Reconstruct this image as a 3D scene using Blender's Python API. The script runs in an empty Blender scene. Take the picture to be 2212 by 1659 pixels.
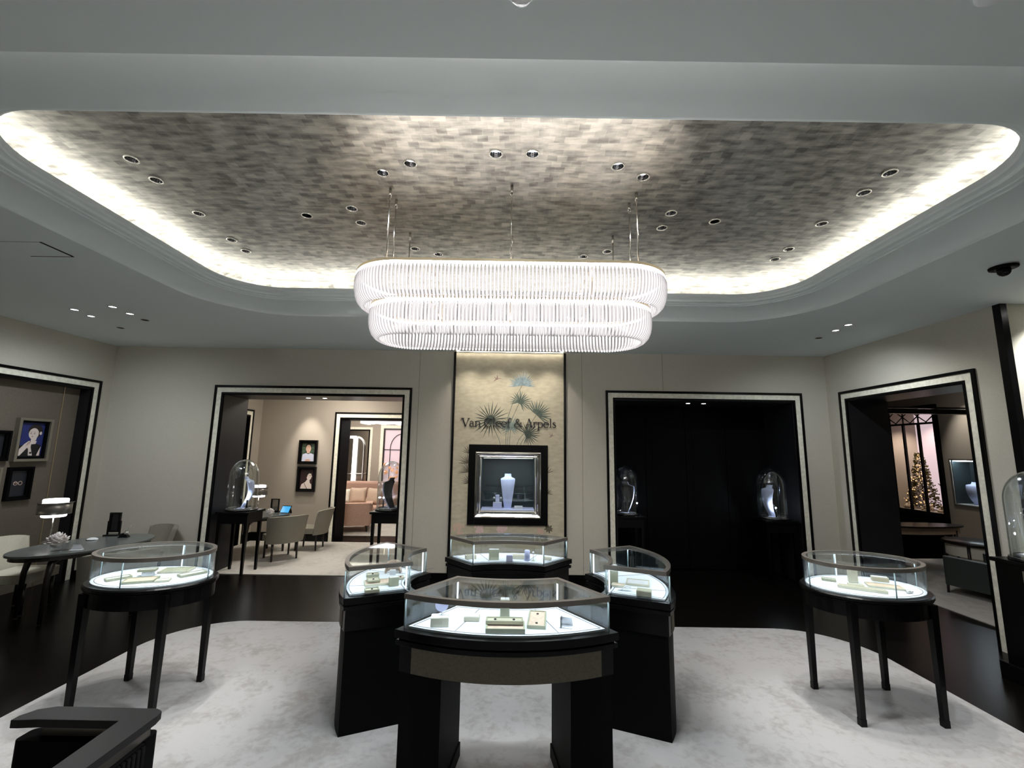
import bpy, math, random
from mathutils import Vector, Matrix
from mathutils.geometry import tessellate_polygon
random.seed(7)
SC = bpy.context.scene
COL = SC.collection
PI = math.pi
R = math.radians

# ------------------------------------------------------------------ materials
def lin(c):
    return tuple((x/12.92 if x <= .04045 else ((x+.055)/1.055)**2.4) for x in c)

def newmat(name):
    m = bpy.data.materials.new(name)
    m.use_nodes = True
    nt = m.node_tree
    b = nt.nodes['Principled BSDF']
    return m, nt, b

def mat(name, col, rough=.5, metal=0., emit=0., ecol=None, spec=.5, var=0., scale=20., bump=0., bscale=200.):
    m, nt, b = newmat(name)
    b.inputs['Base Color'].default_value = (*col, 1)
    b.inputs['Roughness'].default_value = rough
    b.inputs['Metallic'].default_value = metal
    b.inputs['Specular IOR Level'].default_value = spec
    if emit:
        b.inputs['Emission Color'].default_value = (*(ecol or col), 1)
        b.inputs['Emission Strength'].default_value = emit
    if var or bump:
        tc = nt.nodes.new('ShaderNodeTexCoord')
        if var:
            n = nt.nodes.new('ShaderNodeTexNoise'); n.inputs['Scale'].default_value = scale
            n.inputs['Detail'].default_value = 4
            nt.links.new(tc.outputs['Object'], n.inputs['Vector'])
            r = nt.nodes.new('ShaderNodeMapRange')
            r.inputs['From Min'].default_value = .3; r.inputs['From Max'].default_value = .7
            r.inputs['To Min'].default_value = 1-var; r.inputs['To Max'].default_value = 1+var
            nt.links.new(n.outputs['Fac'], r.inputs['Value'])
            mx = nt.nodes.new('ShaderNodeVectorMath'); mx.operation = 'SCALE'
            mx.inputs[0].default_value = col
            nt.links.new(r.outputs['Result'], mx.inputs['Scale'])
            nt.links.new(mx.outputs['Vector'], b.inputs['Base Color'])
        if bump:
            n2 = nt.nodes.new('ShaderNodeTexNoise'); n2.inputs['Scale'].default_value = bscale
            nt.links.new(tc.outputs['Object'], n2.inputs['Vector'])
            bp = nt.nodes.new('ShaderNodeBump'); bp.inputs['Strength'].default_value = bump
            bp.inputs['Distance'].default_value = .003
            nt.links.new(n2.outputs['Fac'], bp.inputs['Height'])
            nt.links.new(bp.outputs['Normal'], b.inputs['Normal'])
    return m

def emat(name, col, strength):
    m = bpy.data.materials.new(name); m.use_nodes = True
    nt = m.node_tree; nt.nodes.clear()
    e = nt.nodes.new('ShaderNodeEmission'); o = nt.nodes.new('ShaderNodeOutputMaterial')
    e.inputs['Color'].default_value = (*col, 1); e.inputs['Strength'].default_value = strength
    nt.links.new(e.outputs[0], o.inputs[0])
    return m

def glassmat(name, tint=(.97, .99, .985), rough=.02, base=.05, edge=.75, pw_=2.2):
    """clear pane: transparent, with a mirror share that grows at grazing angles"""
    m = bpy.data.materials.new(name); m.use_nodes = True
    nt = m.node_tree; nt.nodes.clear()
    o = nt.nodes.new('ShaderNodeOutputMaterial'); mx = nt.nodes.new('ShaderNodeMixShader')
    t = nt.nodes.new('ShaderNodeBsdfTransparent'); g = nt.nodes.new('ShaderNodeBsdfGlossy')
    lw = nt.nodes.new('ShaderNodeLayerWeight'); lw.inputs['Blend'].default_value = .25
    mr = nt.nodes.new('ShaderNodeMapRange')
    mr.inputs['To Min'].default_value = base; mr.inputs['To Max'].default_value = edge
    t.inputs['Color'].default_value = (*tint, 1); g.inputs['Roughness'].default_value = rough
    g.inputs['Color'].default_value = (.95, .97, 1, 1)
    nt.links.new(lw.outputs['Facing'], mr.inputs['Value'])
    pw = nt.nodes.new('ShaderNodeMath'); pw.operation = 'POWER'; pw.inputs[1].default_value = pw_
    nt.links.new(lw.outputs['Facing'], pw.inputs[0]); nt.links.new(pw.outputs[0], mr.inputs['Value'])
    nt.links.new(mr.outputs['Result'], mx.inputs[0]); nt.links.new(t.outputs[0], mx.inputs[1]); nt.links.new(g.outputs[0], mx.inputs[2])
    nt.links.new(mx.outputs[0], o.inputs[0])
    return m

M = {}
M['ceiling'] = mat('painted_ceiling', (.775, .845, .835), .85, spec=.2, bump=.05, bscale=60)
M['black'] = mat('black_lacquer', (.0020, .0019, .0022), .30, spec=.20)
M['blackmatte'] = mat('matte_black', (.0022, .0022, .0026), .6, spec=.08)
M['reveal'] = mat('charcoal_panel', (.012, .012, .014), .4, spec=.4, var=.2, scale=3)
M['cream'] = mat('cream_leaf_trim', (.93, .90, .76), .45, spec=.4, var=.12, scale=30)
M['glass_edge'] = mat('pale_glass_edge', (.42, .56, .60), .15, spec=.6)
M['railtop'] = mat('charcoal_rail', (.018, .018, .0185), .38, spec=.4)
M['felt'] = mat('white_felt', (.74, .80, .88), .9, spec=.1, bump=.2, bscale=500)
M['bronze'] = mat('bronze_metal', (.29, .265, .24), .33, metal=.75)
M['brass'] = mat('brass_metal', (.55, .45, .30), .3, metal=.9)
M['steel'] = mat('polished_steel', (.72, .71, .70), .12, metal=1.)
M['nickel'] = mat('satin_nickel', (.62, .59, .54), .22, metal=1.)
M['fabricpanel'] = mat('taupe_fabric_panel', (.17, .155, .12), .9, spec=.1, var=.12, scale=90, bump=.2)
M['greyline'] = mat('grey_inlay', (.16, .17, .20), .5)
M['ivory'] = mat('ivory_leather', (.56, .54, .43), .55, var=.04, scale=40)
M['sage'] = mat('pale_sage_leather', (.36, .37, .27), .55, var=.05, scale=40)
M['whitebox'] = mat('white_suede', (.66, .68, .72), .85, spec=.1)
M['lilac'] = mat('lilac_suede', (.55, .57, .80), .85, spec=.1)
M['blush'] = mat('blush_silk', (.66, .52, .42), .6, var=.15, scale=60)
M['busts'] = mat('pale_blue_suede', (.62, .68, .95), .85, spec=.1)
M['bustback'] = mat('grey_velvet', (.10, .10, .11), .8, spec=.2)
M['jewel'] = mat('gold_jewel', (.75, .60, .35), .2, metal=1.)
M['dark_jewel'] = mat('onyx_jewel', (.02, .02, .025), .15)
M['taupe_uph'] = mat('taupe_upholstery', (.27, .25, .205), .95, spec=.1, var=.1, scale=120, bump=.3, bscale=400)
M['cream_uph'] = mat('cream_upholstery', (.62, .59, .49), .95, spec=.1, var=.06, scale=120, bump=.3, bscale=400)
M['pink_uph'] = mat('dusty_pink_upholstery', (.52, .34, .27), .95, spec=.1, var=.12, scale=90, bump=.3, bscale=300)
M['cush'] = mat('beige_cushion', (.56, .43, .33), .9, spec=.1, var=.1, scale=60)
M['cushw'] = mat('ivory_cushion', (.78, .74, .62), .9, spec=.1)
M['green_uph'] = mat('dark_green_leather', (.030, .040, .036), .5, var=.15, scale=60)
M['wooddark'] = mat('dark_stained_wood', (.018, .014, .012), .3, spec=.5)
M['desktop'] = mat('smoked_desk_top', (.10, .112, .11), .26, spec=.5, var=.2, scale=12)
M['petal'] = mat('white_petals', (.85, .80, .78), .7)
M['vase'] = glassmat('vase_glass', base=.12, edge=.8)
M['glass'] = glassmat('showcase_glass')
M['dome'] = glassmat('bell_jar_glass', base=.07, edge=.95, pw_=1.5)
M['letter'] = mat('black_letters', (.006, .006, .006), .35)
M['teal'] = mat('teal_grey_backing', (.014, .024, .027), .6, var=.35, scale=5)
M['screen'] = mat('tablet_screen', (.01, .03, .05), .2, emit=.55, ecol=(.03, .22, .42), var=0)
M['paper'] = mat('white_card', (.82, .84, .88), .7)
M['room_wall'] = mat('warm_beige_fabric', (.40, .355, .30), .9, spec=.1, var=.05, scale=150, bump=.2, bscale=300)
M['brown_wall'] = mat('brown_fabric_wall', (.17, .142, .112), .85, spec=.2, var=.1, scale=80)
M['silverframe'] = mat('champagne_frame', (.30, .27, .215), .4, metal=.6)
M['chrome_cup'] = mat('mirror_reflector', (.40, .40, .41), .10, metal=1.)
M['darkcup'] = mat('dark_reflector', (.01, .01, .012), .25)
M['plastic_white'] = mat('white_plastic', (.72, .75, .77), .4)
M['lens_clear'] = glassmat('clear_dome', base=.15, edge=.8)
M['led'] = emat('cool_led', (.80, .90, 1.0), 5.52)
M['led_deck'] = emat('cool_led_edge', (.80, .90, 1.0), 21.78)
M['led_post'] = emat('cool_led_post', (.85, .93, 1.0), 0.48)
M['led_warm'] = emat('warm_led', (1.0, .93, .80), 9.44)
M['cove_led'] = emat('cove_led', (1.0, .97, .90), 2.56)
M['cove_led_side'] = emat('cove_led_side', (1.0, .97, .90), 4.10)
M['bead'] = emat('chandelier_led', (1.0, .95, .92), 17.50)
M['lens'] = emat('downlight_lens', (1.0, .96, .90), 6.14)
M['lens_cool'] = emat('downlight_lens_cool', (.85, .95, 1.0), 6.14)
M['lampglow'] = emat('lamp_diffuser', (1.0, .98, .97), 1.36)
M['jarlamp'] = emat('jar_lamp', (.82, .90, 1.0), 346.02)

def wall_fabric():
    m, nt, b = newmat('taupe_wall_fabric')
    tc = nt.nodes.new('ShaderNodeTexCoord'); mp = nt.nodes.new('ShaderNodeMapping')
    mp.inputs['Scale'].default_value = (60, 60, 220)
    n = nt.nodes.new('ShaderNodeTexNoise'); n.inputs['Scale'].default_value = 1.5
    nt.links.new(tc.outputs['Object'], mp.inputs['Vector']); nt.links.new(mp.outputs['Vector'], n.inputs['Vector'])
    cr = nt.nodes.new('ShaderNodeValToRGB')
    cr.color_ramp.elements[0].position = .3; cr.color_ramp.elements[0].color = (.585, .55, .47, 1)
    cr.color_ramp.elements[1].position = .7; cr.color_ramp.elements[1].color = (.665, .63, .545, 1)
    nt.links.new(n.outputs['Fac'], cr.inputs['Fac']); nt.links.new(cr.outputs['Color'], b.inputs['Base Color'])
    b.inputs['Roughness'].default_value = .85; b.inputs['Specular IOR Level'].default_value = .15
    bp = nt.nodes.new('ShaderNodeBump'); bp.inputs['Strength'].default_value = .15; bp.inputs['Distance'].default_value = .002
    nt.links.new(n.outputs['Fac'], bp.inputs['Height']); nt.links.new(bp.outputs['Normal'], b.inputs['Normal'])
    return m
M['wall'] = wall_fabric()

def silver_leaf():
    """hand-laid squares of silver leaf: every square has its own tone, gloss and slight tilt"""
    m, nt, b = newmat('silver_leaf_squares')
    tc = nt.nodes.new('ShaderNodeTexCoord')
    nz = nt.nodes.new('ShaderNodeTexNoise'); nz.inputs['Scale'].default_value = 6.
    nz.inputs['Detail'].default_value = 3
    nt.links.new(tc.outputs['Object'], nz.inputs['Vector'])
    sub = nt.nodes.new('ShaderNodeVectorMath'); sub.operation = 'SUBTRACT'; sub.inputs[1].default_value = (.5, .5, .5)
    nt.links.new(nz.outputs['Color'], sub.inputs[0])
    sc = nt.nodes.new('ShaderNodeVectorMath'); sc.operation = 'SCALE'; sc.inputs['Scale'].default_value = .034
    nt.links.new(sub.outputs[0], sc.inputs[0])
    ad = nt.nodes.new('ShaderNodeVectorMath'); ad.operation = 'ADD'
    nt.links.new(tc.outputs['Object'], ad.inputs[0]); nt.links.new(sc.outputs[0], ad.inputs[1])
    br = nt.nodes.new('ShaderNodeTexBrick')
    br.inputs['Color1'].default_value = (.0, .0, .0, 1); br.inputs['Color2'].default_value = (1, 1, 1, 1)
    br.inputs['Mortar'].default_value = (.85, .85, .85, 1)
    br.inputs['Scale'].default_value = 1.; br.inputs['Brick Width'].default_value = .058
    br.inputs['Row Height'].default_value = .050; br.inputs['Mortar Size'].default_value = .0011
    br.inputs['Mortar Smooth'].default_value = .3; br.inputs['Bias'].default_value = 0.
    br.offset = .5; br.squash = 1.
    nt.links.new(ad.outputs[0], br.inputs['Vector'])
    n2 = nt.nodes.new('ShaderNodeTexNoise'); n2.inputs['Scale'].default_value = 18.; n2.inputs['Detail'].default_value = 6
    mp = nt.nodes.new('ShaderNodeMapping'); mp.inputs['Scale'].default_value = (.45, 1.4, 1)
    nt.links.new(tc.outputs['Object'], mp.inputs['Vector']); nt.links.new(mp.outputs[0], n2.inputs['Vector'])
    mixv = nt.nodes.new('ShaderNodeMix'); mixv.data_type = 'FLOAT'; mixv.inputs[0].default_value = .83
    nt.links.new(br.outputs['Color'], mixv.inputs[2]); nt.links.new(n2.outputs['Fac'], mixv.inputs[3])
    cr = nt.nodes.new('ShaderNodeValToRGB')
    e = cr.color_ramp.elements
    e[0].position = .33; e[0].color = (.22, .21, .19, 1)
    e[1].position = .69; e[1].color = (.66, .635, .56, 1)
    nt.links.new(mixv.outputs[0], cr.inputs['Fac']); nt.links.new(cr.outputs['Color'], b.inputs['Base Color'])
    b.inputs['Metallic'].default_value = .85
    rr = nt.nodes.new('ShaderNodeMapRange'); rr.inputs['To Min'].default_value = .30; rr.inputs['To Max'].default_value = .50
    nt.links.new(n2.outputs['Fac'], rr.inputs['Value']); nt.links.new(rr.outputs[0], b.inputs['Roughness'])
    bp = nt.nodes.new('ShaderNodeBump'); bp.inputs['Strength'].default_value = .35; bp.inputs['Distance'].default_value = .006
    nt.links.new(mixv.outputs[0], bp.inputs['Height']); nt.links.new(bp.outputs['Normal'], b.inputs['Normal'])
    return m
M['silver'] = silver_leaf()

def carpet_mat(name, c0, c1, s=1.):
    m, nt, b = newmat(name)
    tc = nt.nodes.new('ShaderNodeTexCoord')
    n1 = nt.nodes.new('ShaderNodeTexNoise'); n1.inputs['Scale'].default_value = 3.4*s; n1.inputs['Detail'].default_value = 10
    n1.inputs['Roughness'].default_value = .68; n1.inputs['Distortion'].default_value = .25
    n2 = nt.nodes.new('ShaderNodeTexNoise'); n2.inputs['Scale'].default_value = 22*s; n2.inputs['Detail'].default_value = 5
    n2.inputs['Distortion'].default_value = .5
    n3 = nt.nodes.new('ShaderNodeTexNoise'); n3.inputs['Scale'].default_value = 420
    for n in (n1, n2, n3): nt.links.new(tc.outputs['Object'], n.inputs['Vector'])
    mn = nt.nodes.new('ShaderNodeMath'); mn.operation = 'MULTIPLY_ADD'; mn.inputs[1].default_value = .5
    nt.links.new(n2.outputs['Fac'], mn.inputs[0]); nt.links.new(n1.outputs['Fac'], mn.inputs[2])
    cr = nt.nodes.new('ShaderNodeValToRGB')
    e = cr.color_ramp.elements
    e[0].position = .58; e[0].color = (*c0, 1); e[1].position = .78; e[1].color = (*c1, 1)
    nt.links.new(mn.outputs[0], cr.inputs['Fac']); nt.links.new(cr.outputs['Color'], b.inputs['Base Color'])
    b.inputs['Roughness'].default_value = .95; b.inputs['Specular IOR Level'].default_value = .1
    b.inputs['Sheen Weight'].default_value = .15
    bp = nt.nodes.new('ShaderNodeBump'); bp.inputs['Strength'].default_value = .5; bp.inputs['Distance'].default_value = .004
    nt.links.new(n3.outputs['Fac'], bp.inputs['Height']); nt.links.new(bp.outputs['Normal'], b.inputs['Normal'])
    return m
M['carpet'] = carpet_mat('silk_carpet', (.295, .288, .278), (.385, .382, .385))
M['carpet2'] = carpet_mat('beige_carpet', (.44, .41, .37), (.56, .53, .48), .6)

def wood_floor():
    m, nt, b = newmat('dark_oak_floor')
    tc = nt.nodes.new('ShaderNodeTexCoord')
    br = nt.nodes.new('ShaderNodeTexBrick'); br.inputs['Scale'].default_value = 1.
    br.inputs['Brick Width'].default_value = 1.1; br.inputs['Row Height'].default_value = .11
    br.inputs['Mortar Size'].default_value = .0012
    br.inputs['Color1'].default_value = (.0042, .0036, .0032, 1); br.inputs['Color2'].default_value = (.0065, .0054, .0048, 1)
    br.inputs['Mortar'].default_value = (.006, .005, .005, 1)
    nt.links.new(tc.outputs['Object'], br.inputs['Vector'])
    mp = nt.nodes.new('ShaderNodeMapping'); mp.inputs['Scale'].default_value = (3, 40, 1)
    n = nt.nodes.new('ShaderNodeTexNoise'); n.inputs['Scale'].default_value = 1.; n.inputs['Detail'].default_value = 5
    nt.links.new(tc.outputs['Object'], mp.inputs['Vector']); nt.links.new(mp.outputs[0], n.inputs['Vector'])
    mx = nt.nodes.new('ShaderNodeMix'); mx.data_type = 'RGBA'; mx.blend_type = 'MULTIPLY'; mx.inputs[0].default_value = .6
    nt.links.new(br.outputs['Color'], mx.inputs[6]); nt.links.new(n.outputs['Color'], mx.inputs[7])
    nt.links.new(mx.outputs[2], b.inputs['Base Color'])
    b.inputs['Roughness'].default_value = .27; b.inputs['Specular IOR Level'].default_value = .10
    return m
M['floor'] = wood_floor()

def wallpaper():
    m, nt, b = newmat('gold_silk_wallpaper')
    tc = nt.nodes.new('ShaderNodeTexCoord'); mp = nt.nodes.new('ShaderNodeMapping')
    mp.inputs['Scale'].default_value = (7, 7, 16)
    n = nt.nodes.new('ShaderNodeTexNoise'); n.inputs['Scale'].default_value = 1.6; n.inputs['Detail'].default_value = 7
    nt.links.new(tc.outputs['Object'], mp.inputs['Vector']); nt.links.new(mp.outputs[0], n.inputs['Vector'])
    cr = nt.nodes.new('ShaderNodeValToRGB')
    e = cr.color_ramp.elements
    e[0].position = .32; e[0].color = (.56, .50, .365, 1); e[1].position = .68; e[1].color = (.68, .62, .47, 1)
    nt.links.new(n.outputs['Fac'], cr.inputs['Fac']); nt.links.new(cr.outputs['Color'], b.inputs['Base Color'])
    b.inputs['Roughness'].default_value = .55; b.inputs['Metallic'].default_value = .15
    return m
M['wallpaper'] = wallpaper()

def rod_glass():
    """glass rod, partly clear: strip light put in as emission, bright centre, dark edges"""
    m = bpy.data.materials.new('glowing_glass_rod'); m.use_nodes = True
    nt = m.node_tree; nt.nodes.clear()
    o = nt.nodes.new('ShaderNodeOutputMaterial')
    lw = nt.nodes.new('ShaderNodeLayerWeight'); lw.inputs['Blend'].default_value = .5
    e = nt.nodes.new('ShaderNodeEmission'); e.inputs['Color'].default_value = (1., .945, .955, 1)
    er = nt.nodes.new('ShaderNodeMapRange'); er.inputs['To Min'].default_value = .34; er.inputs['To Max'].default_value = .03  # glow and dark rod edges set by viewing angle, not by scattered light
    nt.links.new(lw.outputs['Facing'], er.inputs['Value']); nt.links.new(er.outputs[0], e.inputs['Strength'])
    t = nt.nodes.new('ShaderNodeBsdfTransparent'); t.inputs['Color'].default_value = (.93, .92, .93, 1)
    g = nt.nodes.new('ShaderNodeBsdfGlossy'); g.inputs['Roughness'].default_value = .15
    m1 = nt.nodes.new('ShaderNodeMixShader'); m1.inputs[0].default_value = .80
    nt.links.new(t.outputs[0], m1.inputs[1]); nt.links.new(e.outputs[0], m1.inputs[2])
    m2 = nt.nodes.new('ShaderNodeMixShader')
    mr = nt.nodes.new('ShaderNodeMapRange'); mr.inputs['To Min'].default_value = .04; mr.inputs['To Max'].default_value = .22
    nt.links.new(lw.outputs['Facing'], mr.inputs['Value']); nt.links.new(mr.outputs[0], m2.inputs[0])
    nt.links.new(m1.outputs[0], m2.inputs[1]); nt.links.new(g.outputs[0], m2.inputs[2])
    nt.links.new(m2.outputs[0], o.inputs[0])
    return m
M['rod'] = rod_glass()

# ------------------------------------------------------------------ mesh builder
class MB:
    def __init__(s): s.v = []; s.f = []; s.m = []; s.sm = []
    def add(s, vs, fs, mi=0, smooth=False):
        o = len(s.v); s.v += [tuple(p) for p in vs]
        for f in fs: s.f.append([i+o for i in f]); s.m.append(mi); s.sm.append(smooth)
        return s
    def box(s, c, d, rz=0., mi=0):
        x, y, z = d[0]/2, d[1]/2, d[2]/2; cs, sn = math.cos(rz), math.sin(rz)
        vs = []
        for k in (-z, z):
            for (a, b) in ((-x, -y), (x, -y), (x, y), (-x, y)):
                vs.append((c[0]+a*cs-b*sn, c[1]+a*sn+b*cs, c[2]+k))
        return s.add(vs, [(3, 2, 1, 0), (4, 5, 6, 7), (0, 1, 5, 4), (1, 2, 6, 5), (2, 3, 7, 6), (3, 0, 4, 7)], mi)
    def bb(s, x0, x1, y0, y1, z0, z1, mi=0):
        return s.box(((x0+x1)/2, (y0+y1)/2, (z0+z1)/2), (abs(x1-x0), abs(y1-y0), abs(z1-z0)), 0, mi)
    def prism(s, poly, z0, z1, mi=0, smooth=False, taper=1., T=None):
        n = len(poly)
        if sum(poly[i][0]*poly[(i+1) % n][1]-poly[(i+1) % n][0]*poly[i][1] for i in range(n)) < 0: poly = poly[::-1]
        cx = sum(p[0] for p in poly)/n; cy = sum(p[1] for p in poly)/n
        lo = [(p[0], p[1], z0) for p in poly]; hi = [(cx+(p[0]-cx)*taper, cy+(p[1]-cy)*taper, z1) for p in poly]
        tri = tessellate_polygon([[Vector(p) for p in lo]])
        vs = lo+hi
        fs = []
        for t in tri:
            a, b, c = t
            ar = (lo[b][0]-lo[a][0])*(lo[c][1]-lo[a][1])-(lo[b][1]-lo[a][1])*(lo[c][0]-lo[a][0])
            if abs(ar) < 1e-12: continue
            if ar < 0: a, b, c = c, b, a
            fs.append((c, b, a)); fs.append((a+n, b+n, c+n))
        if T: vs = [T(p) for p in vs]
        o = len(s.v)
        s.add(vs, fs, mi, False)
        for i in range(n):
            j = (i+1) % n
            s.f.append([o+i, o+j, o+j+n, o+i+n]); s.m.append(mi); s.sm.append(smooth)
        return s
    def ring(s, outline, prof, mi=0, smooth=False):
        """sweep a closed profile [(offset, z)] round a closed CCW outline (offset > 0 is outward)"""
        cache = {}
        rows = []
        for (o, z) in prof:
            if o not in cache: cache[o] = offset(outline, o)
            rows.append([(p[0], p[1], z) for p in cache[o]])
        n = len(outline); k = len(prof)
        vs = [p for r in rows for p in r]; fs = []
        for a in range(k):
            b = (a+1) % k
            for i in range(n):
                j = (i+1) % n
                fs.append((a*n+i, a*n+j, b*n+j, b*n+i))
        return s.add(vs, fs, mi, smooth)
    def sheet(s, outline, prof, mi=0, smooth=True):
        """open profile swept round a closed outline"""
        rows = [[(p[0], p[1], z) for p in offset(outline, o)] for (o, z) in prof]
        n = len(outline); fs = []
        for a in range(len(prof)-1):
            for i in range(n):
                j = (i+1) % n
                fs.append((a*n+i, a*n+j, (a+1)*n+j, (a+1)*n+i))
        return s.add([p for r in rows for p in r], fs, mi, smooth)
    def lathe(s, prof, c=(0, 0, 0), n=24, mi=0, smooth=True, sx=1., sy=1., cap=True):
        vs = []; fs = []
        for (r, z) in prof:
            for i in range(n):
                a = 2*PI*i/n; vs.append((c[0]+r*sx*math.cos(a), c[1]+r*sy*math.sin(a), c[2]+z))
        for k in range(len(prof)-1):
            for i in range(n):
                j = (i+1) % n
                fs.append((k*n+i, k*n+j, (k+1)*n+j, (k+1)*n+i))
        s.add(vs, fs, mi, smooth)
        if cap:
            o = len(s.v)-len(vs)
            for (k, rev) in ((0, True), (len(prof)-1, False)):
                if prof[k][0] > 1e-5:
                    idx = [o+k*n+i for i in range(n)]
                    s.f.append(idx[::-1] if rev else idx); s.m.append(mi); s.sm.append(False)
        return s
    def tube(s, pts, r, n=8, mi=0, cap=True, smooth=True):
        pts = [Vector(p) for p in pts]; k = len(pts)
        rs = r if isinstance(r, (list, tuple)) else [r]*k
        vs = []; up = None
        for i, p in enumerate(pts):
            d = (pts[min(i+1, k-1)]-pts[max(i-1, 0)]).normalized()
            if up is None:
                up = Vector((0, 0, 1)) if abs(d.z) < .9 else Vector((1, 0, 0))
            sd = d.cross(up)
            if sd.length < 1e-6: sd = d.cross(Vector((0, 1, 0)))
            sd.normalize(); u2 = sd.cross(d).normalized(); up = u2
            for j in range(n):
                a = 2*PI*j/n
                vs.append(p+sd*(rs[i]*math.cos(a))+u2*(rs[i]*math.sin(a)))
        fs = []
        for i in range(k-1):
            for j in range(n):
                j2 = (j+1) % n
                fs.append((i*n+j, i*n+j2, (i+1)*n+j2, (i+1)*n+j))
        s.add(vs, fs, mi, smooth)
        if cap:
            o = len(s.v)-len(vs)
            s.f.append([o+j for j in range(n)][::-1]); s.m.append(mi); s.sm.append(False)
            s.f.append([o+(k-1)*n+j for j in range(n)]); s.m.append(mi); s.sm.append(False)
        return s
    def ball(s, c, r, n=12, m=8, mi=0, sx=1., sy=1., sz=1.):
        prof = [(max(r*math.sin(PI*k/m), 1e-6), -r*sz*math.cos(PI*k/m)) for k in range(m+1)]
        return s.lathe(prof, c, n, mi, True, sx, sy, cap=False)
    def ribbon(s, pts, ws, d, T, mi=0):
        """flat stroke of varying width in the (u,v) plane, extruded by d; T maps (u,v,depth) to space"""
        k = len(pts); L = []; Rr = []
        for i in range(k):
            a = pts[max(i-1, 0)]; b = pts[min(i+1, k-1)]
            dx, dy = b[0]-a[0], b[1]-a[1]; l = math.hypot(dx, dy) or 1.
            w = (ws[i] if isinstance(ws, (list, tuple)) else ws)/2
            L.append((pts[i][0]-dy/l*w, pts[i][1]+dx/l*w)); Rr.append((pts[i][0]+dy/l*w, pts[i][1]-dx/l*w))
        vs = []
        for i in range(k): vs += [T(*L[i], 0), T(*Rr[i], 0), T(*L[i], d), T(*Rr[i], d)]
        fs = []
        for i in range(k-1):
            a = 4*i; b = a+4
            fs += [(a+2, a+3, b+3, b+2), (a, b, b+1, a+1), (a, a+2, b+2, b), (a+1, b+1, b+3, a+3)]
        fs += [(0, 1, 3, 2), (4*k-4, 4*k-2, 4*k-1, 4*k-3)]
        return s.add(vs, fs, mi)
    def plate(s, pts, d, T, mi=0):
        """flat polygon in the (u,v) plane extruded by d"""
        return s.prism([(p[0], p[1]) for p in pts], 0, d, mi, T=lambda p: T(p[0], p[1], p[2]))
    def build(s, name, mats, parent=None, loc=None, rz=0., bevel=0., subsurf=0):
        me = bpy.data.meshes.new(name)
        me.from_pydata([tuple(p) for p in s.v], [], s.f)
        for mm in (mats if isinstance(mats, (list, tuple)) else [mats]): me.materials.append(M[mm] if isinstance(mm, str) else mm)
        for p, mi, sm in zip(me.polygons, s.m, s.sm): p.material_index = mi; p.use_smooth = sm
        me.update()
        o = bpy.data.objects.new(name, me); COL.objects.link(o)
        if parent: o.parent = parent
        if loc: o.location = loc
        if rz: o.rotation_euler = (0, 0, rz)
        if bevel:
            b = o.modifiers.new('bevel', 'BEVEL'); b.width = bevel; b.segments = 2; b.limit_method = 'ANGLE'; b.angle_limit = R(40)
        if subsurf:
            b = o.modifiers.new('sub', 'SUBSURF'); b.levels = subsurf; b.render_levels = subsurf
        return o

def offset(poly, d):
    """offset a closed CCW outline outward by d"""
    n = len(poly); out = []
    for i in range(n):
        a, b, c = poly[i-1], poly[i], poly[(i+1) % n]
        def nr(p, q):
            x, y = q[0]-p[0], q[1]-p[1]; l = math.hypot(x, y) or 1e-9
            return (y/l, -x/l)
        n1, n2 = nr(a, b), nr(b, c)
        mx, my = n1[0]+n2[0], n1[1]+n2[1]; k = mx*n1[0]+my*n1[1]
        if abs(k) < 1e-6: mx, my, k = n1[0], n1[1], 1.
        out.append((b[0]+mx/k*d, b[1]+my/k*d))
    return out

def rrect(x0, x1, y0, y1, r, n=10):
    p = []
    for (cx, cy, a0) in ((x1-r, y0+r, -90), (x1-r, y1-r, 0), (x0+r, y1-r, 90), (x0+r, y0+r, 180)):
        for k in range(n+1):
            a = R(a0+90*k/n); p.append((cx+r*math.cos(a), cy+r*math.sin(a)))
    return p
def ell(cx, cy, a, b, n=48):
    return [(cx+a*math.cos(2*PI*k/n), cy+b*math.sin(2*PI*k/n)) for k in range(n)]

def tag(o, label=None, cat=None, group=None, kind=None):
    if label: o['label'] = label
    if cat: o['category'] = cat
    if group: o['group'] = group
    if kind: o['kind'] = kind
    return o
def thing(name, label, cat, loc=(0, 0, 0), rz=0., group=None):
    o = bpy.data.objects.new(name, None); COL.objects.link(o)
    o.empty_display_size = .1
    o.location = loc; o.rotation_euler = (0, 0, rz)
    return tag(o, label, cat, group)
def structure(o): o['kind'] = 'structure'; return o
KIDS = {}
def dup(root, loc, rz, label, group=None):
    """copy a thing with its parts and sub-parts"""
    def kids(o): return [c for c in bpy.data.objects if c.parent == o]
    r = root.copy(); COL.objects.link(r); r.location = loc; r.rotation_euler = (0, 0, rz); r['label'] = label
    if group: r['group'] = group
    for ch in kids(root):
        c = ch.copy(); COL.objects.link(c); c.parent = r
        for g in kids(ch):
            d = g.copy(); COL.objects.link(d); d.parent = c
    return r
def spot(name, loc, target, power, ang=70, blend=.6, col=(1, .96, .9), rad=.03, parent=None):
    l = bpy.data.lights.new(name, 'SPOT'); l.energy = power; l.spot_size = R(ang); l.spot_blend = blend
    l.color = col; l.shadow_soft_size = rad
    o = bpy.data.objects.new(name, l); COL.objects.link(o)
    d = Vector(target)-Vector(loc)
    o.location = loc; o.rotation_euler = d.to_track_quat('-Z', 'Y').to_euler()
    return o
ORD = ['first', 'second', 'third', 'fourth', 'fifth', 'sixth', 'seventh', 'eighth']
EXPO = 1.88
# ------------------------------------------------------------------ room shell
YB = 5.97      # back wall
XL = -5.43     # left wall
XR = 4.27      # right wall
ZC = 2.985     # ceiling
ZT = 3.27      # silver tray ceiling
TH = .56       # wall thickness

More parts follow.
